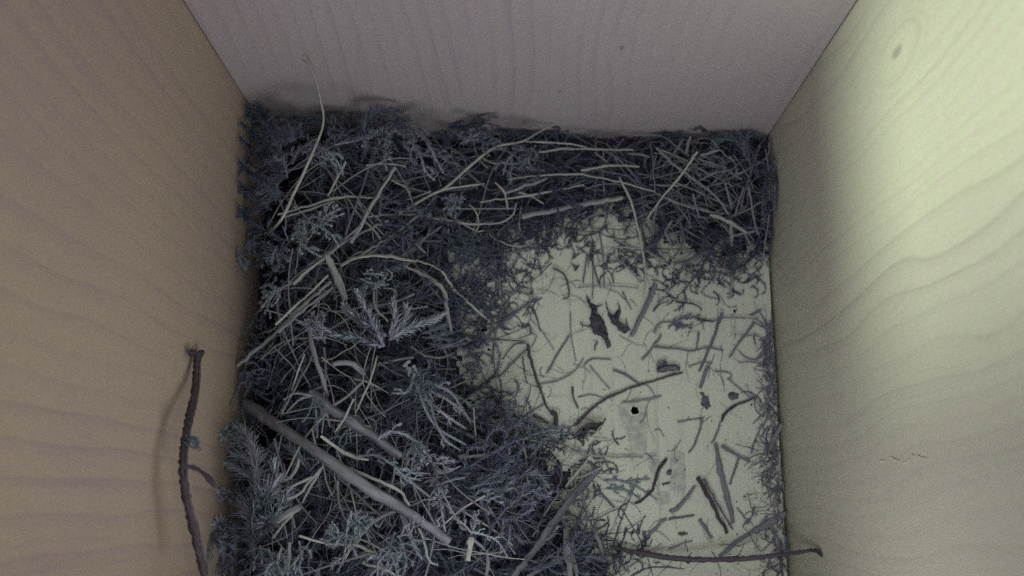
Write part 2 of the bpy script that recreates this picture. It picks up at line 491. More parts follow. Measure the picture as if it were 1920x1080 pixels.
# floor board with drilled holes
HOLES = [('G', 1190, 770, 9.0), ('G', 908, 617, 7.0), ('G', 1377, 583, 3.2), ('G', 917, 656, 3.2)]
def build_floor():
    bm = bmesh.new()
    gap = 0.0011
    x0, x1, y0, y1 = -X1 + gap, X1 - gap, YF + 0.0006, YB - gap
    edges = []
    def loop(pts, z=0.0):
        vs = [bm.verts.new((*p, z)) for p in pts]
        return vs, [bm.edges.new((vs[i], vs[(i + 1) % len(vs)])) for i in range(len(vs))]
    ov, oe = loop([(x0, y0), (x1, y0), (x1, y1), (x0, y1)])
    edges += oe
    rings = []
    for t, px, py, r in HOLES:
        c = at_z(px, py, 0.0)
        rad = r * 0.262 / FPX
        pts = []
        for k in range(14):
            a = 2 * math.pi * k / 14
            q = rad * rnd.uniform(0.78, 1.18)
            pts.append((c[0] + q * math.cos(a), c[1] + q * math.sin(a)))
        hv, he = loop(pts); edges += he; rings.append(hv)
    bmesh.ops.triangle_fill(bm, edges=edges, use_beauty=True, use_dissolve=False)
    inside = []
    for vs in rings:
        low = [bm.verts.new((v.co.x, v.co.y, -0.009)) for v in vs]
        for i in range(len(vs)):
            j = (i + 1) % len(vs)
            inside.append(bm.faces.new((vs[i], vs[j], low[j], low[i])))
        inside.append(bm.faces.new(low))
    lo = [bm.verts.new((v.co.x, v.co.y, -0.010)) for v in ov]
    for i in range(4):
        j = (i + 1) % 4
        bm.faces.new((ov[i], ov[j], lo[j], lo[i]))
    for f in inside: f.material_index = 1
    bmesh.ops.recalc_face_normals(bm, faces=bm.faces)
    for f in bm.faces:
        if abs(f.normal.z) > 0.9 and f.calc_center_median().z > -0.001 and f.normal.z < 0: f.normal_flip()
    me = bpy.data.meshes.new('floor'); bm.to_mesh(me); bm.free()
    me.materials.append(M['floor']); me.materials.append(M['hole'])
    o = bpy.data.objects.new('floor', me); COL.objects.link(o)
    return tag(o, 'pale greenish wooden floor board with drilled holes and grey stains', kind='structure')
floor = build_floor()

# under-tray that closes the gap round the floor board
mb = MB(); poly_box(mb, -X1, X1, YF, YB, -0.0135, -0.0115)
tag(mb.build('box_base', M['hole'], smooth=False), 'dark base below the floor board', kind='structure')

# grey stains that run with the grain of the floor, jagged at their ends
def stain(t, pts, seed, hole=None):
    r = random.Random(seed)
    p = tile(t, pts)
    xs = [q[0] for q in p]; ys = [q[1] for q in p]
    cols = max(6, int((max(xs) - min(xs)) / 1.3))
    poly = np.array(p)
    def span(x):
        hit = []
        for i in range(len(poly)):
            a, b = poly[i], poly[(i + 1) % len(poly)]
            if (a[0] > x) != (b[0] > x): hit.append(a[1] + (b[1] - a[1]) * (x - a[0]) / (b[0] - a[0]))
        return (min(hit), max(hit)) if len(hit) >= 2 else None
    mb = MB(); prev = None
    for k in range(cols + 1):
        x = min(xs) + 0.2 + (max(xs) - min(xs) - 0.4) * k / cols
        sp = span(x)
        if not sp: continue
        h = sp[1] - sp[0]
        cur = (x, sp[0] + r.uniform(-0.01, 0.05) * min(h, 60), sp[1] + r.uniform(-0.30, 0.10) * min(h, 60))
        if prev:
            parts = [(prev[1], cur[1], cur[2], prev[2])]
            if hole and abs((prev[0] + cur[0]) / 2 - hole[0]) < hole[2] + 1:
                e = [math.sqrt(max(hole[2] ** 2 - (x - hole[0]) ** 2, 0)) for x in (prev[0], cur[0])]
                parts = [(prev[1], cur[1], hole[1] - e[1], hole[1] - e[0]), (hole[1] + e[0], hole[1] + e[1], cur[2], prev[2])]
            for a_, b_, c_, d_ in parts:
                q = [at_z(prev[0], a_, 0.00005), at_z(cur[0], b_, 0.00005), at_z(cur[0], c_, 0.00005), at_z(prev[0], d_, 0.00005)]
                mb.add(q, [(3, 2, 1, 0)], 0.5)
        prev = cur
    mb.build('grey_stain', M['stain'], parent=floor, smooth=False)
stain('F', parse('815,55 975,50 972,150 968,330 930,300 880,300 860,200 845,190'), 1, hole=(1190, 770, 11))
stain('F', parse('1088,300 1112,245 1135,285 1165,300 1172,515 1130,520 1085,500'), 2)
stain('F', parse('975,300 1010,275 1035,320 1035,470 1000,440 975,380'), 3)
stain('F', parse('1010,500 1090,490 1090,560 1050,580 1010,560'), 4)

# pale chipped-out fibres on the right board
for k in range(9):
    x = 1652 + k * 10 + rnd.uniform(-4, 4); y = 862 + rnd.uniform(-9, 8) - k * 0.4
    a = at_x(x, y, X1 - 0.00005); b = at_x(x + rnd.uniform(6, 13), y + rnd.uniform(-7, 5), X1 - 0.00008)
    mb = MB(); tube(mb, spline([a, (a + b) / 2 + np.array((-0.00005, 0, 0)), b], 5), np.array([0.4, 1, 1.1, 0.9, 0.3]) * 0.00016, 0.5, 5, rough=0.3)
    mb.build('lifted_fibre', M['chip'], parent=wr)

# ------------------------------------------------------------------ nest mass (uncountable)
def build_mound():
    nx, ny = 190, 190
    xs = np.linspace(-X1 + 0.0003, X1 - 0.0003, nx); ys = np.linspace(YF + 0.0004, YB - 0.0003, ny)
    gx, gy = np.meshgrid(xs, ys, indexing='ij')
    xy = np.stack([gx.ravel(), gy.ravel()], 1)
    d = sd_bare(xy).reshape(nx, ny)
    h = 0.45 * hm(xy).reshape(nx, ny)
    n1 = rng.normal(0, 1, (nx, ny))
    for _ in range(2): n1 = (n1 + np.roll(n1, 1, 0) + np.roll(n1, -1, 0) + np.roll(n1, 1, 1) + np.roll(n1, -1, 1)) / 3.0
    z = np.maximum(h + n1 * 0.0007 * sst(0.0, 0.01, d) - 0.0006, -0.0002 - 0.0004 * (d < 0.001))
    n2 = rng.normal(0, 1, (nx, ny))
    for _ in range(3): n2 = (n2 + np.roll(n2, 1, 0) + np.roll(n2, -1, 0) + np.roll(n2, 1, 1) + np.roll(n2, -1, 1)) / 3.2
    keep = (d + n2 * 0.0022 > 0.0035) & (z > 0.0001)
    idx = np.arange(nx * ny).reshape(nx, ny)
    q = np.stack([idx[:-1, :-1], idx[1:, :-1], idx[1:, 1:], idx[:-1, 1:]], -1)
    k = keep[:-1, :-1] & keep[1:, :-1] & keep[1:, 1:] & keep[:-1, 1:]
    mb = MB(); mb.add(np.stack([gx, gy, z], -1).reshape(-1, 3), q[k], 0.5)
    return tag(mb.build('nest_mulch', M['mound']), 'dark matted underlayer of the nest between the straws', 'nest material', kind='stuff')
build_mound()

def sample_nest(n, pad=0.0, xlim=None, dmin=0.0):
    out = []
    while len(out) < n:
        p = (rng.uniform(-X1 + 0.002, X1 - 0.002), rng.uniform(YF + 0.004, YB - 0.002))
        if p[1] < -0.018: continue
        out.append(p) if sd_bare(p)[0] > dmin else None
    return np.array(out)

def wander(p, L, dirn, n=6, bend=0.35, zslope=0.0):
    pts = [np.array(p)]
    a = dirn; da = rng.normal(0, bend) / n
    for i in range(n):
        a += da + rng.normal(0, bend * 0.25)
        pts.append(pts[-1] + np.array((math.cos(a), math.sin(a), zslope * (1 - 2 * i / n))) * (L / n))
    c = np.array(pts)
    c[:, 0] = np.clip(c[:, 0], -X1 + 0.0012, X1 - 0.0012); c[:, 1] = np.clip(c[:, 1], YF + 0.001, YB - 0.0012)
    return c

CLG = rng.uniform(0, 1, (40, 40))
def clump(x, y, cell=0.0055):
    u, v = (x + 0.09) / cell, (y + 0.06) / cell
    i, j = int(u), int(v); f, g = u - i, v - j
    a = CLG[i % 40, j % 40] * (1 - f) + CLG[(i + 1) % 40, j % 40] * f
    b = CLG[i % 40, (j + 1) % 40] * (1 - f) + CLG[(i + 1) % 40, (j + 1) % 40] * f
    return a * (1 - g) + b * g

def curly(p, L, a, up, n=9):
    """a shoot that curls to one side and nods"""
    k = rng.choice([-1, 1]) * rng.uniform(0.6, 3.4)
    pts = [np.array(p)]
    for i in range(n):
        f = i / n
        a += k / n * (0.4 + 1.4 * f) + rng.normal(0, 0.10)
        pts.append(pts[-1] + np.array((math.cos(a), math.sin(a), up * (1 - 2.2 * f))) * (L / n))
    c = np.array(pts)
    c[:, 0] = np.clip(c[:, 0], -X1 + 0.001, X1 - 0.001); c[:, 1] = np.clip(c[:, 1], YF + 0.001, YB - 0.001)
    return c

LOW = at_z(1060, 880, 0.0)
def px_low(x, y):
    return (x - LOW[0]) ** 2 + (y - LOW[1]) ** 2 < 0.017 ** 2       # looser straw than moss here

def fill_moss():
    mb = MB()
    xy = sample_nest(1350)
    hs = hm(xy); ds = sd_bare(xy)
    for (x, y), h, d in zip(xy, hs, ds):
        right = x > 0.026
        if right and rng.random() < 0.8: continue
        cl = clump(x, y, 0.008)
        edge = min(x + X1, YB - y) if x < 0.01 else 1.0
        if edge < 0.009 and rng.random() < 0.8: continue
        if cl < 0.47 and rng.random() < 0.92: continue
        z = h * (rng.uniform(0.42, 0.68) + 0.30 * cl) + 0.0004
        kind = rng.random()
        t = np.clip(0.03 + 0.80 * (cl - 0.32) * rng.uniform(0.1, 1.6) + rng.normal(0, 0.05), 0.0, 0.9)  # low clumps darker: the shade of the hollows is put into the tint
        if px_low(x, y) and rng.random() < 0.6: continue
        a = rng.uniform(0, 6.283)
        sz = rng.uniform(0.6, 1.3) * (0.5 if d < 0.008 else 1.0) * (0.55 if edge < 0.014 else 1.0)
        if kind < 0.34:                                        # rope-like shoots
            c = curly((x, y, z), 0.020 * sz, a, rng.uniform(-0.05, 0.40))
            rope(mb, c, 0.0021 * sz, 0.00032, t, spacing=0.00024, spread=0.6, curl=1.2, core=0.00028)
        elif kind < 0.74:                                      # pinnate fronds, side shoots swept forward
            c = curly((x, y, z), 0.022 * sz, a, rng.uniform(0.0, 0.45), 10)
            rope(mb, c, 0.0018 * sz, 0.00030, t, spacing=0.00028, spread=0.6, curl=1.0, core=0.00026)
            tt, nn, bb = frames(c)
            for i in range(1, 10):
                sg = 1 if i % 2 else -1; l = rng.uniform(0.004, 0.0095) * (1 - 0.06 * i) * sz
                k3 = rng.uniform(0.1, 1.1)
                q = spline([c[i], c[i] + (tt[i] * 0.5 + bb[i] * sg * 0.85) * l * 0.4, c[i] + (tt[i] * 0.9 + bb[i] * sg * 0.9) * l * 0.62 + (0, 0, l * 0.1), c[i] + (tt[i] * (0.9 + 0.6 * k3) + bb[i] * sg * (0.95 - 0.5 * k3)) * l * 0.8 - (0, 0, l * 0.25)], 8)
                q[:, 0] = np.clip(q[:, 0], -X1 + 0.001, X1 - 0.001); q[:, 1] = np.clip(q[:, 1], YF + 0.001, YB - 0.001)
                rope(mb, q, 0.0016 * sz, 0.00027, t + rng.normal(0, 0.06), spacing=0.00026, spread=0.65, curl=1.0, core=0.0002)
        else:                                                  # bristly plumes
            c = curly((x, y, z), 0.014 * sz, a, rng.uniform(0.1, 0.6), 7)
            rope(mb, c, 0.0044 * sz, 0.00030, t, spacing=0.00018, spread=0.5, curl=0.7, core=0.00035)
    for _ in range(70):                                       # moss at the foot of the back and left boards, tinted dark for the shade there
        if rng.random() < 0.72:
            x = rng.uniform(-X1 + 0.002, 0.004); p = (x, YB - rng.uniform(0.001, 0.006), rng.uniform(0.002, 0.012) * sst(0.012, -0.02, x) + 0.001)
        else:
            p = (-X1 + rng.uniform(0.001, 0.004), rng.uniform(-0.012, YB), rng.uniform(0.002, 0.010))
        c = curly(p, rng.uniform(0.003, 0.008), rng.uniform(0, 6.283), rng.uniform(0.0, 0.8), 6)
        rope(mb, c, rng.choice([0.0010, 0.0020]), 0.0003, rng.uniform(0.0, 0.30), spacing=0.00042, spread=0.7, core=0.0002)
    for _ in range(340):                                       # scraps where the nest frays out over the floor
        u = rng.random()
        if u < 0.50: px, py = rng.normal(930, 38), rng.uniform(450, 610)
        elif u < 0.90:
            px = rng.uniform(980, 1430); py = rng.normal(455 + 65 * sst(1080, 1300, px), 20)
        else: px, py = rng.normal(1110, 50), rng.uniform(820, 1060)
        p = on_nest(px, py, 0.0004)
        c = curly(p, rng.uniform(0.002, 0.007), rng.uniform(0, 6.283), 0.0, 6)
        rope(mb, c, 0.0009, 0.00034, rng.uniform(0.02, 0.30), spacing=0.0005, spread=0.7, core=0.00018)
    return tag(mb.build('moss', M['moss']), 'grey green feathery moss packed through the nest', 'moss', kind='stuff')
fill_moss()

def fill_strands():
    mb = MB()
    xy = sample_nest(1500)
    hs = hm(xy)
    for (x, y), h in zip(xy, hs):
        right = x > 0.022
        if not right and min(x + X1, YB - y) < 0.008: continue
        if not right and rng.random() < 0.35: continue
        L = rng.uniform(0.006, 0.024) * (1.1 if right else 0.8)
        z = h * rng.uniform(0.45, 0.95) + 0.0005
        a = rng.normal(0.35, 0.9) if not right else rng.uniform(0, np.pi)
        c = spline(wander((x, y, z), L, a, 5, 0.3 if rng.random() < 0.6 else 1.1, rng.uniform(-0.12, 0.12)), 8)
        c[:, 2] = np.maximum(c[:, 2], hm(c[:, :2]) * 0.4 + 0.0003)
        r = rng.choice([0.00008, 0.00013, 0.00022, 0.00034], p=[0.40, 0.34, 0.18, 0.08])
        tube(mb, c, r * np.linspace(1.0, rng.uniform(0.3, 0.9), 8), rng.beta(1.3, 5.0) * (1.2 if right else 0.9), 4, rng.choice([1.0, 0.45]))
    for _ in range(300):                                       # long thin bent grasses near the top of the nest
        x, y = rng.uniform(-X1 + 0.010, X1 - 0.006), rng.uniform(YF + 0.03, YB - 0.008)
        if sd_bare((x, y))[0] < 0.004: continue
        a = rng.normal(0.45, 0.6) if rng.random() < 0.6 else rng.uniform(0, 3.14)
        L = rng.uniform(0.012, 0.034)
        c = wander((x - math.cos(a) * L / 2, y - math.sin(a) * L / 2, 0.0), L, a, 6, rng.choice([0.3, 0.8, 1.5]))
        if np.abs(c[:, 0]).max() > X1 - 0.002 or c[:, 1].max() > YB - 0.002 or sd_bare(c[:, :2]).min() < 0.0: continue
        hh = hm(c[:, :2]); hh = 0.5 * hh + 0.5 * hh.mean()
        c[:, 2] = hh * rng.uniform(0.85, 1.12) + 0.0008
        c = spline(c, 12)
        tube(mb, c, rng.uniform(0.00009, 0.00019) * np.linspace(1.0, 0.6, 12), rng.uniform(0.15, 0.95), 4)
    return tag(mb.build('fine_grass', M['blade']), 'fine dull grass fibres tangled through the nest', 'grass', kind='stuff')
fill_strands()

def fill_crumbs():
    mb = MB()
    t6 = np.array([(1, 0, 0), (-1, 0, 0), (0, 1, 0), (0, -1, 0), (0, 0, 1), (0, 0, -1)], float)
    fc = np.array([(0, 2, 4), (2, 1, 4), (1, 3, 4), (3, 0, 4), (2, 0, 5), (1, 2, 5), (3, 1, 5), (0, 3, 5)])
    def crumb(p, s):
        v = t6 * rng.uniform(0.5, 1.2, (6, 1)) * s * np.array((1, 1, 0.55)); a = rng.uniform(0, 6.28)
        v = np.stack([v[:, 0] * math.cos(a) - v[:, 1] * math.sin(a), v[:, 0] * math.sin(a) + v[:, 1] * math.cos(a), v[:, 2]], 1)
        mb.add(v + np.array(p) + (0, 0, s * 0.4), fc, 0.5)
    n = 0
    while n < 1300:                                             # sparse over the bare floor, denser at the nest edge
        px, py = rng.uniform(870, 1490), rng.uniform(420, 1080)
        p = at_z(px, py, 0.0); d = -sd_bare(p[:2])[0]
        if abs(p[0]) > X1 - 0.002: continue
        if d < -0.004 or rng.random() > math.exp(-max(d, 0) / 0.008) + 0.12: continue
        crumb(p, rng.choice([0.00009, 0.00016, 0.00028], p=[0.6, 0.3, 0.1])); n += 1
    for _ in range(620):                                       # drift of litter along the right board
        py = rng.uniform(640, 1085); k = (py - 640) / 440
        px = 1453 + 40 * k - abs(rng.normal(0, 1)) * (9 + 30 * k)
        p = at_z(px, py, 0.0)
        if p[0] > X1 - 0.0012: continue
        p[2] = abs(rng.normal(0, 0.0007)) * (0.4 + k)
        crumb(p, rng.choice([0.00010, 0.0002, 0.0004], p=[0.5, 0.38, 0.12]))
    return tag(mb.build('crumbs', M['crumb'], smooth=False), 'dark crumbs of debris scattered on the floor and along the right board', 'debris', kind='stuff')
fill_crumbs()

def fill_floor_fibres():
    mb = MB()
    for _ in range(560):
        if rng.random() < 0.42:
            px, py = rng.uniform(880, 1010), rng.uniform(440, 620)
        elif rng.random() < 0.4:
            py = rng.uniform(660, 1080); k = (py - 640) / 440; px = 1455 + 38 * k - abs(rng.normal(0, 1)) * (14 + 30 * k)
        else:
            px, py = rng.uniform(900, 1470), rng.uniform(440, 1080)
        p = at_z(px, py, 0.0)
        if abs(p[0]) > X1 - 0.004: continue
        L = rng.uniform(0.002, 0.009)
        c = wander((p[0], p[1], rng.uniform(0.0002, 0.0008)), L, rng.uniform(0, 6.28), 5, 1.0)
        c = spline(c, 8)
        r = rng.choice([0.00005, 0.00008, 0.00012])
        tube(mb, c, r * np.linspace(1, 0.5, 8), rng.uniform(0.0, 0.8), 4)
    for _ in range(420):                                       # matted fibres along the right board
        py = rng.uniform(600, 1085); k = (py - 600) / 480; px = 1447 + 42 * k - abs(rng.normal(0, 1)) * (5 + 30 * k)
        p = at_z(px, py, 0.0)
        if p[0] > X1 - 0.0018: continue
        c = spline(wander((p[0], p[1], rng.uniform(0.0002, 0.0022 * k + 0.0006)), rng.uniform(0.002, 0.008), rng.normal(1.6, 0.7) * rng.choice([-1, 1]), 5, 0.8), 8)
        tube(mb, c, rng.choice([0.0001, 0.00018, 0.0003]) * np.linspace(1, 0.5, 8), rng.uniform(0.0, 0.5), 4)
    return tag(mb.build('floor_fibres', M['stem']), 'hair-thin dark fibres strewn over the bare floor', 'plant fibres', kind='stuff')
fill_floor_fibres()

# ------------------------------------------------------------------ single strands traced where they lie
KIND = {'s': ('straw', 'straw', 'straw', 0.78), 'b': ('grass_ribbon', 'grass blade', 'blade', 0.28), 't': ('twig', 'twig', 'twig', 1.0),
        'f': ('dry_stalk', 'stalk', 'stem', 0.85), 'd': ('rootlet', 'rootlet', 'bark', 1.0), 'p': ('grass_strand', 'grass stem', 'straw', 0.55)}
ALL = []
def strand(spec, z_override=None):
    tl, kind, w, tint, lift, label, pts = [q.strip() for q in spec.split('|')]
    name, cat, mat, flat = KIND[kind]
    px = tile(tl, parse(pts))
    sc = TILES[tl][2]
    w = float(w) / sc; tint = float(tint)
    ls = [float(q) * 1e-3 for q in lift.split(',')]
    ls = np.interp(np.linspace(0, 1, len(px)), np.linspace(0, 1, len(ls)), ls)
    r = 0.5 * w * 0.255 / FPX
    zs = np.array([on_nest(x, y, l)[2] for (x, y), l in zip(px, ls)])
    if len(zs) > 2:                                           # stiff stems bridge the hollows
        for _ in range(2): zs[1:-1] = 0.5 * zs[1:-1] + 0.25 * (zs[:-2] + zs[2:])
    pts3 = [at_z(x, y, max(z, r * flat + 0.0001)) for (x, y), z in zip(px, zs)]
    def inside(p, q):
        if p[0] < -X1 + r: p = at_x(*q, -X1 + r + 0.0002)
        if p[0] > X1 - r: p = at_x(*q, X1 - r - 0.0002)
        if p[1] > YB - r: p = at_y(*q, YB - r - 0.0002)
        return p
    pts3 = [inside(p, q) for p, q in zip(pts3, px)]
    L = sum(np.linalg.norm(b - a) for a, b in zip(pts3, pts3[1:]))
    n = int(max(6, min(30, L / 0.0014)))
    c = spline(pts3, n)
    c[1:-1] += rng.normal(0, min(0.00010, r * 0.25), (n - 2, 3))
    prof = np.ones(n)
    fr = np.linspace(0, 1, n)
    if kind in 'bp': prof = 0.35 + 0.65 * np.sin(np.pi * (0.12 + 0.80 * fr)) ** 0.6
    if kind in 'sf': prof = 1.0 - 0.22 * fr
    if kind in 'td': prof = 1.0 - 0.35 * fr + 0.10 * np.sin(fr * 23 + rnd.random() * 6)
    if kind in 'spb': prof = prof * (1 + 0.12 * np.sin(fr * rnd.uniform(9, 17) + rnd.random() * 6))
    if kind == 's' and L > 0.02:
        prof = prof + 0.30 * np.exp(-((fr - rnd.uniform(0.25, 0.75)) * L / 0.0009) ** 2)
    mb = MB()
    tube(mb, c, r * prof, np.clip(tint + rnd.uniform(-0.05, 0.05), 0, 1), 11 if w > 12 else (7 if w > 4 else 6), flat, rough=0.16 if kind in 'td' else 0.15,
         up=(rnd.uniform(-0.4, 0.4), rnd.uniform(-0.4, 0.4), 1), twist=rnd.uniform(-1, 1) if kind == 'b' else 0.3)
    base = c[len(c) // 2].copy()
    o = mb.build(name, M[mat], base=base)
    tag(o, label, cat)
    ALL.append(o)
    return o

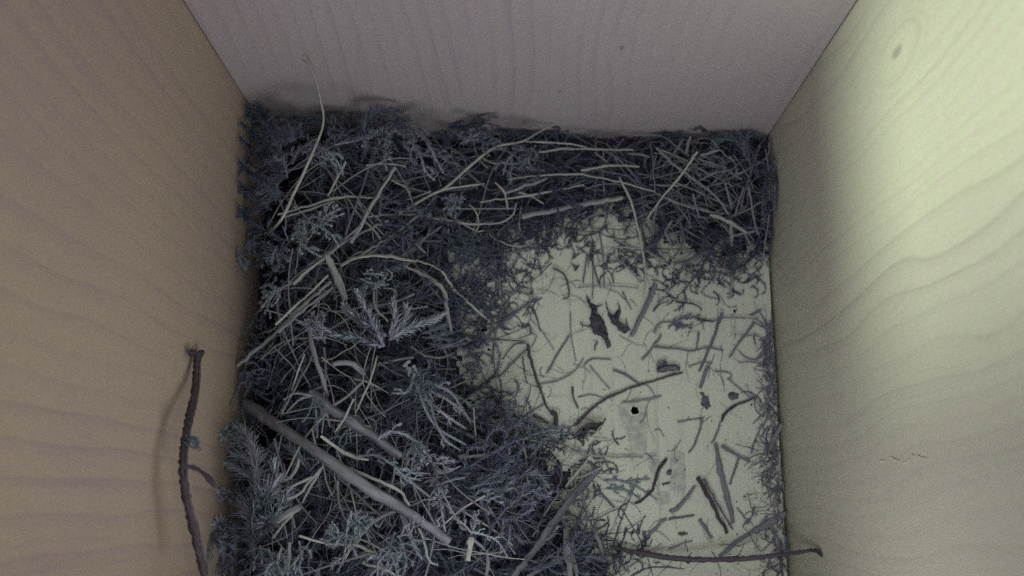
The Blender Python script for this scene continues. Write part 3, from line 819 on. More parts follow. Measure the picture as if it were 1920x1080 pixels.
# tile | kind | width | tint | lift mm (start..end) | label | points
STRANDS = '''
A|s|30|0.55|3,6|thick blunt-ended straw standing out near the moss tuft, left of centre|800,930 870,800 970,630 1080,455
A|s|14|0.30|3,5|thin grey straw leaning just left of the thick blunt-ended straw|770,880 800,780 870,600 940,370 965,250
A|p|15|0.85|3|upper of two pale straws fanning out from the left board|340,750 520,700 740,640 940,645
A|p|15|0.60|3|lower of two pale straws fanning out from the left board|380,768 560,712 700,668
A|s|24|0.40|1,3|dull straw slanting down out of the far left corner|150,430 260,530 400,650 450,705
A|s|24|0.62|4,3|long pale straw running diagonally below the thick blunt-ended straw|439,1190 519,1115 639,1025 720,955 840,880 1040,790
A|s|20|0.55|3|straight diagonal straw, upper of a close pair left of centre|870,1005 1050,890 1200,780 1340,640
A|s|13|0.40|2|thin diagonal straw, lower of a close pair left of centre|905,1010 1060,905 1180,830 1270,760
A|p|14|0.45|4|short grey straw crossing the long diagonal grass stem|1180,580 1300,615 1390,650
A|p|13|0.95|5|short bright straw right of the crossing of two diagonal stems|1365,605 1450,580 1650,555
A|p|15|0.62|3|long shallow-curved straw running right from the thick straw|910,765 1080,750 1240,755 1400,790 1480,810 1700,802
A|p|13|0.90|4|pale hooked grass strand bent over like a hairpin|1420,1000 1420,850 1400,760 1420,735 1480,790 1600,855 1640,852
A|p|9|0.60|3|thin strand slanting inside the pale hairpin strand|1370,800 1420,900 1480,980
A|p|10|0.85|4|short bright kinked strand right of the pale hairpin strand|1550,690 1590,720 1610,820 1570,900 1555,990
A|p|8|0.50|3|fine curved strand arching left of the pale hairpin strand|1290,1040 1290,960 1330,870 1450,810
A|s|12|0.35|3|thin grey straw crossing under the thick blunt-ended straw|840,660 930,790 1080,950
A|p|8|0.35|3|fine grey strand hanging below the drooping moss tuft|1240,450 1270,520 1320,630
A|b|20|0.70|4|pale lance-shaped blade curving right of the blunt straw end|1060,530 1150,580 1185,640 1192,695
A|p|13|0.75|1|short pale stalk close to the left board near the corner|105,260 140,320 180,385
A|p|13|0.70|1|pale stalk parallel to the corner stalk, a little to its right|240,270 280,350 315,430
A|d|10|0.30|4,9|small dark forked wisp against the corner of the boards|190,60 240,100 235,170
A|p|8|0.40|2|fine wisp dangling below the long bent grass stem|370,820 390,870 405,915
B|p|11|0.85|3|thin pale straw lying along the foot of the back board|270,208 400,212 560,225 640,245
B|s|18|0.62|2|straight straw lying just in front of the back board|350,268 500,250 700,255 910,258
B|s|18|0.65|4|slightly bowed straw below the straws at the back board|600,380 780,350 950,358
B|p|15|0.92|5|long bright arched straw crossing the middle of the back tangle|165,435 330,412 580,402 700,420 860,455 960,485 1040,505
B|p|12|0.55|3|duller straw carrying on to the right of the bright arched straw|1040,510 1150,560 1250,600 1450,640
B|b|24|0.62|4|short broad blade with a pointed tip below the bright arched straw|140,520 250,480 350,450 400,425
B|p|13|0.95|5|bright wavy straw below the short broad blade|0,570 90,555 280,530 440,500 620,465
B|s|34|0.60|4|thickest pale stalk of the back tangle, with a torn right end|250,655 400,625 600,585 850,540
B|p|14|0.85|4|pale straw hooked upward at the left end of the thickest stalk|-250,660 -120,690 0,700 120,690 190,650 215,575
B|b|16|0.88|5|small pale drooping leaf left of the short broad blade|90,450 150,520 165,612
B|p|12|0.85|5|short bright straw branching off the wavy straw|230,510 300,530 380,578
B|s|15|0.80|7,4|straight pale straw standing diagonally in the right tangle|1295,270 1180,430 1080,550 1000,665
B|s|22|0.42|3|curved stalk sweeping down through the far right tangle|1050,245 1150,340 1270,430 1400,530 1480,640
B|p|12|0.50|4|thin straw rising right across the sweeping stalk|1280,460 1380,400 1500,375
B|p|16|0.80|3,5,2|long grass stem drooping from the back tangle onto the bare floor|830,420 880,520 920,630 945,730 965,840 985,960 980,1080 970,1130
B|p|11|0.80|4,1|left arm of the forked grass bridging over the bare floor|965,848 800,838 740,900 680,960
B|p|12|0.75|4,1|right arm of the forked grass bridging over the bare floor|965,848 1060,900 1180,990
B|p|10|0.55|1|thin straw below the left arm of the forked grass|790,880 870,950 960,1050
B|b|22|0.60|2|stubby hooked leaf in the right tangle above the bare floor|1145,680 1105,740 1130,800 1142,855
B|s|20|0.55|4,0.5|upright stalk reaching from the right tangle down onto the floor|1495,700 1498,850 1495,1060 1492,1140
B|s|22|0.45|3,2|long stalk slanting up to the right board, in the right tangle|1210,950 1350,860 1480,780 1640,740
B|s|16|0.60|1|shorter pale stalk just under the one slanting to the right board|1220,1005 1290,940 1370,880
B|b|26|0.72|4|broad pale blade splayed at the hub of the right tangle|1370,645 1430,660 1500,700 1585,750
B|s|14|0.45|3|short straw standing above the hub of the right tangle|1460,450 1480,530 1500,610
B|s|14|0.45|3|short straw leaning left above the hub of the right tangle|1570,480 1545,560 1520,640
B|s|15|0.48|2|upright straw running down beside the right board|1600,480 1630,650 1655,760
B|p|12|0.38|1|thin dark straw close against the right board|1700,250 1722,400 1725,560
B|p|12|0.35|1|thin straw hugging the right board above the floor edge|1720,640 1700,800 1675,960
B|s|13|0.45|3|short straw under the dull straw in the right tangle|1270,520 1285,590 1305,665
B|p|10|0.60|2|fine straw hanging off the thickest stalk toward the floor|370,640 405,700 440,755
B|p|9|0.62|2|fine curved strand below the left end of the thickest stalk|230,690 250,760 300,812
B|p|9|0.55|2|short upright strand crossing the left end of the thickest stalk|245,590 238,640 236,705
B|p|14|0.75|2|pale curved strand at the left rim of the bare floor|20,730 130,810 260,830 325,803
B|b|26|0.38|1|dull grey blade under the pale curved strand at the rim|70,892 180,870 270,845
B|p|10|0.50|2|short fine straw below the straight straw at the back|680,270 720,300 762,335
B|p|10|0.65|2|short pale straw lying under the thickest stalk|550,662 600,640 655,618
B|b|18|0.62|3|curled pale scrap near the far right corner|1310,288 1370,275 1425,258
B|b|22|0.45|2|grey flat scrap standing up near the far right corner|1228,275 1238,230 1252,178
B|p|11|0.45|2|short straw below the hub of the right tangle|1300,735 1340,762 1382,797
B|p|12|0.45|2|grey straw crossing behind the straight diagonal straw|1010,465 1120,468 1240,465
B|s|12|0.40|2|thin straw crossing the far right corner|1380,200 1430,260 1490,310
B|s|14|0.40|3|dull straw above the sweeping stalk, close to the corner|1300,310 1400,345 1470,365
B|b|18|0.35|3|grey blade near the right end of the bowed straw|880,280 950,282 1010,300
B|s|12|0.38|2|thin straw fanning from the hub to the right board|1510,650 1600,610 1690,560
B|s|13|0.40|2|thin straw fanning from the hub to the lower right|1520,690 1590,780 1650,900
B|b|16|0.50|2|small pale blade below the broad blade at the hub|1430,700 1480,740 1500,800
C|b|24|0.92|8,12,9|broad blade arching like a bow across the middle of the nest|740,130 830,80 1000,65 1180,95 1300,120 1380,165
C|s|18|0.95|9,1|pale stem pointing from the arched blade down onto the floor|1380,165 1470,290 1610,420 1720,512
C|b|32|0.62|7,8,5|wide grey blade curving down under the arched blade|1130,120 1250,180 1350,240 1400,310 1412,420 1440,545
C|p|11|0.60|4|thin strand crossing the wide grey blade|1240,150 1340,220 1480,305
C|s|24|0.58|1,3|lower straw of the long diagonal pair near the left board|85,765 300,580 480,400 680,230
C|s|26|0.42|2|thick dull straw lying under the long diagonal pair|340,548 500,412 690,265
C|s|17|0.78|3|upper pale straw of the long diagonal pair near the left board|325,503 480,360 660,190
C|p|16|0.55|2|crooked grey shoot climbing along the left board|95,612 160,520 210,430 310,310
C|p|12|0.50|2|short hooked side shoot on the crooked grey shoot|150,530 180,580 200,640 178,665
C|b|46|0.66|5|broad pale split leaf stalk above the bluish moss star|650,65 680,120 715,200 770,345
C|b|30|0.45|4,2|tapering brownish blade pointing down to a blunt tip|525,465 540,570 590,740 625,850 652,940
C|p|13|0.55|3|short pale straw left of the tapering brownish blade|510,688 460,820 430,920
C|p|13|0.82|5,3|pale thin stem below the bluish moss star|970,700 930,840 870,980 830,1060
C|p|9|0.60|3|fine strand slanting down left under the thin stem|880,870 780,960 660,1050
C|p|9|0.70|3|fine strand slanting right from the thin stem|820,845 920,870 1040,935
C|p|8|0.60|3|very fine strand beside the thin pale stem|830,970 800,1015 770,1065
C|b|38|0.52|4|curved striped leaf below the bluish moss star|690,755 760,740 830,760 890,822
C|p|17|0.55|4|short stem with a pointed leaf above the bluish moss star|950,290 960,400 1040,485
C|p|10|0.70|5|small curl under the arched blade|1030,150 1062,172 1062,205 1030,222
C|p|10|0.70|5|second small curl under the arched blade, lower down|1010,272 1060,275 1090,300 1092,330
C|p|10|0.55|2|thin strand joining the diagonal pair from below|535,425 600,350 665,298
C|p|12|0.65|2|thin straw across the diagonal pair near its lower end|180,580 290,540 330,520
C|s|13|0.45|1|straw sloping along the left board below the diagonal pair|165,810 230,720 310,620
C|p|14|0.60|1,0.4|pale straw lying from the nest edge onto the floor, left rim|1590,745 1660,850 1735,975
C|p|9|0.48|1,0.3|thin upright strand rising from the left floor rim|1715,525 1708,700 1720,860 1738,960
C|d|9|0.30|1|dark strand curving along the left nest rim|1440,790 1520,860 1620,965
C|p|10|0.42|2|fine fan strand right of the bluish moss star|1250,580 1360,590 1480,600 1560,560
C|b|14|0.70|2|pale pointed leaf tip under the right end of the moss star|1180,640 1280,700 1380,710 1460,680
E|s|58|0.24|10,8,2|big brown stalk lying diagonally across the lower nest|400,295 560,400 750,530 950,670 1150,790 1330,920
E|s|46|0.18|5,4|second thick stalk running behind the big brown stalk|690,240 800,320 900,385 1000,450 1110,530
E|p|17|0.88|5|pale strand beside the upper edge of the big brown stalk|740,435 830,500 890,530 960,545
E|p|15|0.90|5|pale kinked straw over the middle of the big brown stalk|870,580 1000,640 1110,690 1150,755
E|p|18|0.78|4|pale curved straw sweeping down from the big brown stalk|1080,782 980,830 900,920 850,1000
E|s|13|0.45|4|thin purplish straw right of the big brown stalk|1080,600 1160,650 1250,722
E|p|14|0.85|4|long pale bent straw low in the nest near the picture bottom|640,895 760,930 870,935 960,960 1050,1010
E|p|13|0.78|4|upper of three thin straws meeting the big brown stalk from below|700,622 630,655 560,692
E|p|12|0.62|4|middle of three thin straws meeting the big brown stalk from below|740,585 690,640 640,700 530,750
E|p|12|0.70|4|lower of three thin straws meeting the big brown stalk from below|750,575 700,660 655,745
E|p|14|0.72|4|pale straw pointing down left of the seed-head blade|520,905 580,830 650,750
E|b|34|0.60|4|short feathered grass head left of the big brown stalk|530,835 590,790 650,757
E|b|16|0.60|4|upright pale blade at the bottom edge, left part of the nest|598,925 592,1000 588,1080
E|p|12|0.75|4|pale straw at the bottom edge under the long bent straw|930,1020 1020,1045 1110,1085
E|s|14|0.45|3|grey straw dropping from the far end of the big brown stalk|1110,800 1150,900 1190,985
E|p|13|0.62|3|curved grey stem right of the dropping grey straw|1190,860 1220,940 1240,1010 1280,1030
E|p|12|0.60|4|straight straw crossing the tapering brownish blade's tip|780,305 850,260 935,185
E|p|10|0.75|5|short pale straw standing over the second thick stalk|890,265 850,350 805,420
E|b|18|0.48|3|grey blade against the left board, above the plume moss|330,290 370,200 400,90
E|s|16|0.42|3|grey straw hanging beside the left board, above the plume moss|385,370 380,290 400,220
E|p|9|0.65|4|fine strand across the lower left of the big brown stalk|700,400 715,480 730,560
E|b|16|0.52|4|grey blade curling at the tip of the plume moss|520,600 570,640 620,600 640,540
F|s|23|0.70|3|short pale straw with square ends, centre of the lower nest|0,322 100,315 200,312
F|s|25|0.36|3|purplish stalk lying level below the short pale straw|-120,398 0,405 170,414 340,422
F|p|16|0.90|4,2|bright upright straw at the right slope of the lower nest|332,228 345,350 356,468
F|p|13|0.66|2,1|long thin straw reaching from the nest over the floor, lower middle|240,212 400,240 560,285 700,315 950,323
F|b|44|0.30|3,4|broad ribbed dark blade along the lower right nest slope|735,372 650,460 560,560 420,760 280,935
F|p|13|0.80|4|pale straw lying on the head of the broad ribbed blade|742,370 670,405 600,432
F|p|15|0.72|3|pale straw beside the head of the broad ribbed blade|665,330 610,400 548,475
F|s|34|0.98|5|short whitish cut straw stub near the picture bottom|62,738 55,790 44,855
F|p|16|0.70|5|grey spike above the whitish straw stub|82,622 72,670 62,725
F|b|38|0.55|4,6|upright pointed splinter at the bottom edge of the nest|575,940 562,810 548,690
F|b|26|0.42|3,5|second splinter leaning beside the upright pointed one|610,940 585,830 560,730
F|b|22|0.48|3,4|small pointed blade right of the two splinters|745,865 725,770 690,685
F|s|24|0.34|3,2|purple stalk rising right from the bottom edge|360,935 450,880 540,830 655,775
F|p|9|0.55|2|fine strand left of the bright upright straw's foot|405,285 380,345 360,402
F|p|11|0.55|3|thin straw above the purplish level stalk|220,358 280,392 335,425
F|p|14|0.60|3|short straw under the broad ribbed blade, left of it|240,580 275,560 312,542
F|p|12|0.50|3|grey straw rising steeply beside the broad ribbed blade|380,730 440,620 520,500
F|p|10|0.60|2|short straw sticking out of the lower nest edge|430,430 400,430 360,420
F|b|22|0.30|2|dark grey blade at the bottom left of the whitish stub|140,940 150,870 145,800
F|s|16|0.40|4|grey straw at the bottom edge beneath the whitish stub|70,740 110,775 135,800
D|f|30|0.42|3,0.5|thick purplish stem propped on the floor right of the bark flakes|1110,272 1060,400 1000,520 972,572
D|d|11|0.40|1|dark bowed rootlet, left of a pair on the upper floor|1095,432 1130,390 1182,374
D|d|15|0.40|1|dark bowed rootlet, right of a pair on the upper floor|1220,376 1300,385 1345,400 1368,428
D|d|19|0.40|0.5|short thick dark stub on the floor right of the bowed rootlets|1345,478 1390,482 1432,487
D|f|10|0.40|0.8|thin stem running right from the short dark stub|1432,487 1500,466 1600,468 1690,472
D|f|20|0.12|1,0.4|long dark slanting stem right of the middle of the floor|1482,440 1450,530 1410,640 1352,768
D|f|16|0.35|0.8|slanting stem near the right board, parallel to the long dark one|1662,490 1590,590 1522,690
D|f|26|0.40|0.5|short thick slanting stem below the long dark slanting one|1402,738 1380,800 1358,862
D|f|16|0.55|0.6|grey stem leaning left of the crossing stems on the floor|1030,702 1090,640 1140,560
D|f|14|0.20|0.7|level dark stem of the crossing stems on the floor|1100,630 1210,640 1322,655
D|f|11|0.30|0.7|thin kinked stem ending the crossing stems on the right|1322,655 1400,635 1490,652
D|f|13|0.22|0.6|short dark stem pointing down into the crossing stems|1352,550 1345,600 1335,650
D|t|17|0.55|1,0.5|long jointed purple twig crossing the middle of the floor|650,1072 800,940 920,880 1050,835 1200,790 1262,774
D|f|16|0.25|0.5|straight dark stem above the long jointed twig|870,760 940,790 1022,842
D|f|12|0.30|0.5|bent stem with a level right arm in the middle of the floor|708,732 750,700 857,702
D|f|14|0.35|0.6|leaning stem left of the middle of the floor|500,776 560,670 622,568
D|f|8|0.45|0.4|fine upright stem touching the leaning one|630,440 632,560 660,712
D|f|11|0.55|0.6|curved grey stem left of the bent one|455,842 560,820 650,770 702,698
D|t|22|0.32|2,0.8|dark twig with a knobbed foot at the left of the floor|390,615 410,720 450,850 500,980 532,1012
D|t|34|0.28|0.8,1.5|thick knobbed foot stub below the dark twig|522,1000 545,1015 545,1085
D|f|12|0.35|1,0.5|stem branching down left from the dark knobbed twig|395,638 300,720 243,788
D|d|10|0.35|1|dark drooping rootlet left of the knobbed twig's top|380,612 330,608 290,640 250,700
D|d|9|0.35|0.6|dark rootlet hanging beside the knobbed twig|362,690 372,790 388,838
D|f|9|0.40|1|fine stem arching above the knobbed twig's top|340,585 430,552 436,590 405,640
D|d|14|0.40|0.5|small dark spindle on the floor below the bent stem|640,858 646,920 674,978
D|f|8|0.35|0.4|hair-thin stem right of the small dark spindle|670,915 750,900 832,925
D|f|14|0.62|0.6|pale stem across the top of the stained drain hole|920,942 1000,940 1140,908
D|d|18|0.40|0.7|black bow-shaped rootlet near the right board|1480,1052 1510,990 1600,945 1665,915
D|f|11|0.45|0.5|short grey stem left of the black bow-shaped rootlet|1230,1052 1300,1042 1382,1030
D|f|14|0.15|0.5|short dark stem by the right board, upper floor|1640,452 1670,440 1702,424
D|d|9|0.35|0.4|tiny dark sliver by the right board|1660,570 1664,595 1672,622
D|f|8|0.35|0.4|thin kinked stem near the top right of the floor|1360,320 1390,345 1462,366
D|d|9|0.35|2,0.5|dark upright rootlet above the larger bark flake|755,30 756,200 752,362
D|f|13|0.30|1|dark stem leaning at the upper rim of the floor|700,272 712,190 722,128
D|d|14|0.35|1|dark hooked rootlet at the upper left of the floor|530,190 580,210 615,280 622,340 585,362
D|d|8|0.35|1|straight dark rootlet at the upper left rim|525,158 460,220 400,272
D|d|8|0.35|0.5|thin dark rootlet above the thick purplish stem's foot|920,320 945,370 972,422
D|f|9|0.55|0.8|hair-thin level stem across the upper floor|670,298 830,285 1015,302
D|f|9|0.42|0.5|thin stem slanting down to the black bow-shaped rootlet|1512,808 1580,865 1662,932
D|f|9|0.38|0.5|small bent stem below the slanting one near the right board|1440,770 1520,775 1540,800 1510,812
D|d|12|0.35|0.6|dark rootlet slanting left of the floor's upper middle|400,400 430,440 462,545
D|f|10|0.60|0.5|grey thin stem slanting to the long jointed twig|738,738 790,800 852,872
D|f|9|0.48|0.5|short thin stem left of the knobbed twig's lower part|245,912 300,890 352,868
D|d|22|0.30|1|short black stick at the lower left rim of the floor|420,1012 460,1035 505,1062
D|f|11|0.38|0.5|thin stem touching the knobbed twig from the left|400,1002 440,975 478,955
D|f|15|0.30|0.4|short upright dropping-like stub under the larger bark flake|776,600 770,625 766,652
D|f|12|0.30|0.6|wavy stem left of the short thick dark stub|1100,552 1130,500 1200,488 1242,492
F|f|19|0.12|1,0.6|dark arm of the T-shaped twig on the lower floor|1352,262 1440,315 1498,342
F|f|15|0.38|0.6,0.4|stem of the T-shaped twig on the lower floor|1442,318 1420,390 1396,462
F|t|26|0.30|1,0.6|dark split stick on the lower floor, left half|1230,425 1290,530 1380,715
F|t|13|0.70|1.3,0.8|pale rib alongside the dark split stick|1258,430 1330,560 1410,695
F|b|32|0.45|0.8|pointed grey blade right of the dark split stick|1320,250 1350,400 1412,662
F|f|14|0.12|0.5|short level dark stem on the lower floor|1080,642 1145,630 1212,620
F|t|18|0.12|1,0.5|crooked black twig with rough bark, lower middle of the floor|1072,330 1030,390 1000,480 960,530 905,560
F|f|15|0.35|0.6|hooked stem below the short grey stem, right floor|1252,120 1230,220 1183,300
F|f|16|0.20|0.6,1|dark stem at the lower nest rim|690,470 745,525 802,582
F|f|12|0.35|0.8|dark stem under the curled leaf at the nest rim|722,280 750,340 782,402
F|d|6|0.30|0.4|hair-thin black rootlet running down the lower floor|840,590 930,740 965,820 1000,930
F|f|20|0.32|0.6|dark stem left of the dark split stick's foot|1240,640 1270,690 1302,742
F|f|8|0.38|0.5|thin stem right of the pointed grey blade's foot|1430,580 1460,620 1502,662
F|b|32|0.45|1.5|grey straw scrap leaning at the right board, middle height|1662,150 1630,215 1600,282
F|p|14|0.62|1.5|short pale straw by the right board below the grey scrap|1650,300 1648,350 1650,405
F|b|36|0.42|1.5|curled broad scrap in the litter at the right board|1520,702 1590,665 1682,610
F|b|26|0.40|0.8|broad grey strip lying below the curled scrap|1340,832 1480,722 1600,662
F|f|11|0.40|0.4|short stem above the bottom twig|1080,792 1140,770 1202,750
F|f|13|0.38|0.6|thin stem in the right litter above the curled scrap|1505,302 1520,240 1562,152
F|f|22|0.40|0.3|flat grey stem lying low left of the dark split stick|1090,600 1150,560 1215,470
F|f|20|0.45|0.3|flat grey stem at the foot of the lower nest slope|950,760 1010,690 1070,640
F|f|12|0.40|0.4|thin stem between the hooked stem and the T-shaped twig|1300,250 1330,200 1345,140
'''
for line in STRANDS.strip().splitlines():
    strand(line)

# ------------------------------------------------------------------ strands that stand clear of the nest
def free_strand(name, cat, mat, label, pts3, r, tint, n=26, flat=1.0, prof=None, rough=0.12, parts=None):
    c = spline(pts3, n)
    pr = np.ones(n) if prof is None else np.interp(np.linspace(0, 1, n), np.linspace(0, 1, len(prof)), prof)
    mb = MB(); tube(mb, c, r * pr, tint, 9, flat, rough=rough)
    if not parts:
        o = mb.build(name, M[mat], base=c[0])
        return tag(o, label, cat), c
    root = tag(empty(name, c[0]), label, cat)
    mb.build(parts, M[mat], parent=root, base=c[0])
    return root, c

# long bent grass stem that climbs from the nest to the back board
lp = tile('A', parse('255,893 340,810 385,745 430,640 470,560 530,430 595,280 628,180 628,100 610,30')) + [(595, 160), (580, 122), (566, 112)]
hz = np.interp(np.arange(len(lp)), [0, 3, 6, 9, 12], [0.016, 0.021, 0.027, 0.034, 0.0])
lp3 = [on_nest(x, y, l) for (x, y), l in zip(lp[:7], (0.001, 0.004, 0.006, 0.006, 0.006, 0.007, 0.009))]
z0 = lp3[-1][2]
lp3 += [at_z(x, y, z0 + 0.001 * k) for k, (x, y) in enumerate(lp[7:10])]
yl = lp3[-1][1]
for k, (x, y) in enumerate(lp[10:]): lp3.append(at_y(x, y, yl + (YB - 0.0006 - yl) * (k + 1) / 3))
free_strand('grass_strand', 'grass stem', 'straw', 'long bent pale grass stem climbing from the left corner up the back board', lp3, 0.00036, 0.78, 40,
            prof=[0.8, 1.0, 1.0, 0.95, 1.1, 0.8, 0.55, 0.3])
# straw that runs diagonally through the nest and ends on the back board
dp = [(748, 400), (805, 367), (835, 352), (882, 311), (928, 276), (978, 266), (1010, 248), (1040, 234)]
dz = [0.022, 0.0225, 0.023, 0.0215, 0.017, 0.0135]
dp3 = [on_nest(x, y, l) for (x, y), l in zip(dp[:5], (0.004, 0.005, 0.006, 0.006, 0.004))]
dp3 += [at_y(978, 266, YB - 0.009), at_y(1010, 248, YB - 0.004), at_y(1040, 234, YB - 0.0006)]
free_strand('grass_strand', 'grass stem', 'straw', 'long diagonal pale grass stem ending in a point on the back board', dp3, 0.00034, 0.80, 34, prof=[1, 1, 1.1, 1, .8, .4])

# twig leaning on the left board
tp = tile('E', parse('172,58 165,200 140,330 115,450 106,600 125,740 160,880 205,1075'))
tx = np.interp(np.arange(len(tp)), [0, 2, 4, 7], [-X1 + 0.0012, -X1 + 0.0038, -X1 + 0.0060, -X1 + 0.0095])
tp3 = [at_x(x, y, q) for (x, y), q in zip(tp, tx)]
root, c = free_strand('leaning_twig', 'twig', 'twig', 'dark ridged twig with a knobbed top leaning on the left board', tp3, 0.00082, 0.14, 70,
                      prof=[1.05, 0.95, 1.0, 1.12, 1.0, 0.95, 1.0, 1.0, 0.9], rough=0.30, parts='shaft')
for dx in (-14, 12):
    a, b = at_x(368 + dx * 0.2, 664, -X1 + 0.0013), at_x(368 + dx, 661, -X1 + 0.0013)
    mb = MB(); tube(mb, spline([a, (a + b) / 2, b], 6), np.array([0.7, 0.9, 1.0, 1.0, 0.85, 0.5]) * 0.0008, 0.12, 7, rough=0.25)
    mb.build('knob', M['twig'], parent=root, base=c[0])
sp = tile('E', parse('122,575 160,582 195,605 225,632 255,668'))
sp3 = [at_x(x, y, q) for (x, y), q in zip(sp, [-X1 + q for q in (0.0063, 0.0078, 0.0092, 0.0102, 0.011)])]
mb = MB(); tube(mb, spline(sp3, 14), np.interp(np.linspace(0, 1, 14), [0, .3, .7, 1], [0.00045, 0.0004, 0.0006, 0.0004]), 0.15, 6, rough=0.3)
mb.build('side_shoot', M['twig'], parent=root, base=c[0])
for seq in ('118,440 150,462 190,500', '114,465 150,490 175,482', '118,432 155,440 180,470'):
    q = [at_x(x, y, z) for (x, y), z in zip(tile('E', parse(seq)), [-X1 + q for q in (0.0055, 0.0070, 0.0078)])]
    mb = MB(); rope(mb, spline(q, 6), 0.0016, 0.0004, 0.35, spread=0.6); mb.build('lichen_wisp', M['moss'], parent=root, base=c[0])
# a dark groove rib along the shaft
off = np.array((0.00075, 0, 0.0004))
for s0, s1, sgn in ((2, 22, 1), (18, 42, 1)):
    mb = MB(); tube(mb, c[int(s0 * 1.59):int(s1 * 1.59)] + off * sgn, 0.00026, 0.5, 5, rough=0.3); mb.build('bark_ridge', M['twig'], parent=root, base=c[0])

# twig lying over the floor at the bottom, its right end on the right board
bp_ = tile('F', parse('780,786 960,820 1150,845 1400,848 1650,825 1815,800'))
bz = [0.003, 0.0035, 0.006, 0.011, 0.017, 0.0212]
b3 = [at_z(x, y, z) for (x, y), z in zip(bp_[:-1], bz)] + [at_x(*bp_[-1], X1 - 0.0016)]
root, c = free_strand('resting_twig', 'twig', 'twig', 'purple-grey twig lying across the lower right floor, its end on the right board', b3, 0.00066, 0.42, 56,
                      prof=[0.75, 1.0, 1.05, 1.0, 0.8, 0.62], rough=0.26, parts='shaft')
for f, sg in ((8, 1), (20, -1), (33, 1), (44, -1)):
    mb = MB(); tube(mb, spline([c[f], c[f] + (0.0004, 0.0007 * sg, 0.0002), c[f] + (0.0009, 0.0011 * sg, 0.0003)], 5), np.array([5, 4.5, 4, 3, 1.5]) * 0.0001, 0.2, 6, rough=0.25)
    mb.build('bud_scar', M['twig'], parent=root, base=c[0])
tipp = [b3[-1], at_x(860 + 1845 / 2.743, 740 + 806 / 2.743, X1 - 0.0009), at_x(860 + 1868 / 2.743, 740 + 832 / 2.743, X1 - 0.0004)]
mb = MB(); tube(mb, spline(tipp, 7), np.array([0.75, 0.8, 0.95, 0.9, 0.8, 0.6, 0.35]) * 0.0006, 0.05, 7, rough=0.3)
mb.build('dark_tip', M['twig'], parent=root, base=c[0])

# dark scraps against the back board
for k, (lab, seq, r) in enumerate((('small dark bud stuck at the tip of the long diagonal stem', '1036,240 1044,238 1050,242', 0.00045),
                                   ('dark dry leaf scrap lying against the back board near the right corner', '1302,245 1312,238 1322,246 1345,250', 0.0006),
                                   ('tiny dark speck of resin high on the back board', '1049,171 1050.5,172', 0.00025))):
    q = [at_y(x, y, YB - r * 0.6) for x, y in parse(seq)]
    cc = spline(q, 8)
    mb = MB(); tube(mb, cc, r * np.array([0.4, 0.8, 1, 0.9, 1, 0.8, 0.7, 0.3]), 0.1, 7, rough=0.35)
    tag(mb.build(('bud', 'leaf_scrap', 'resin_speck')[k], M['bark'], base=cc[0]), lab, ('bud', 'leaf', 'speck')[k])

# ------------------------------------------------------------------ scraps on the floor
def flake(name, cat, label, t, outline, mat, thick, lift=0.0002, seed=1):
    p = tile(t, parse(outline))
    r = random.Random(seed)
    dense = []
    for i in range(len(p)):
        a, b = p[i], p[(i + 1) % len(p)]
        for k in range(3):
            f = k / 3
            dense.append((a[0] + (b[0] - a[0]) * f + r.uniform(-1.7, 1.7), a[1] + (b[1] - a[1]) * f + r.uniform(-1.7, 1.7)))
    n = len(dense)
    cx = sum(q[0] for q in dense) / n; cy = sum(q[1] for q in dense) / n
    low = np.array([at_z(x, y, lift) for x, y in dense])
    mid = np.array([at_z(cx + (x - cx) * 0.8, cy + (y - cy) * 0.8, lift + thick * r.uniform(0.6, 1.2)) for x, y in dense])
    top = np.array([at_z(cx + (x - cx) * 0.4, cy + (y - cy) * 0.4, lift + thick * r.uniform(0.7, 1.5)) for x, y in dense])
    v = np.vstack([low, mid, top, [at_z(cx, cy, lift + thick)]])
    f4, f3 = [], []
    for i in range(n):
        j = (i + 1) % n
        f4 += [(j, i, n + i, n + j), (n + j, n + i, 2 * n + i, 2 * n + j)]
        f3.append((2 * n + j, 2 * n + i, 3 * n))
    mb = MB(); mb.add(v, f4, 0.4); mb.f.append(np.array(f3))
    o = mb.build(name, M[mat], base=low[0], smooth=False)
    return tag(o, label, cat)
big1 = flake('bark_flake', 'bark flake', 'long black bark flake in the upper middle of the bare floor', 'D',
      '718,342 740,380 776,402 778,440 808,470 832,525 838,560 856,630 838,640 815,590 796,572 765,562 740,512 732,470 748,430 730,385', 'bark', 0.0012, seed=3)
big2 = flake('bark_flake', 'bark flake', 'smaller black bark flake just right of the long one', 'D',
      '838,425 868,452 886,428 912,418 908,452 898,480 930,515 972,540 935,556 900,540 868,505 850,470', 'bark', 0.0010, seed=5)
flake('leaf_scrap', 'leaf', 'round dark leaf clot near the right board on the floor', 'D', '1515,892 1545,882 1575,895 1572,920 1540,932 1515,920', 'crumb', 0.0004, seed=6)
flake('leaf_scrap', 'leaf', 'grey scrap left of the black bow-shaped rootlet', 'D', '1372,905 1410,915 1420,965 1390,985 1365,960', 'crumb', 0.0003, seed=7)
flake('bark_flake', 'bark flake', 'tiny dark oval scrap right of the crooked black twig', 'F', '1076,385 1092,388 1096,410 1080,418 1070,402', 'crumb', 0.0004, seed=8)
flake('bark_flake', 'bark flake', 'tiny dark scrap at the lower end of the crooked black twig', 'F', '1045,455 1085,450 1084,462 1050,468', 'bark', 0.0004, seed=9)
flake('leaf_scrap', 'leaf', 'flat dark smudge of leaf above the bottom twig', 'F', '1125,712 1160,703 1178,716 1150,728', 'crumb', 0.0003, seed=10)
flake('bark_flake', 'bark flake', 'little dark arrow-shaped scrap at the upper rim of the floor', 'D', '635,165 655,180 685,168 668,200 655,205', 'bark', 0.0004, seed=12)
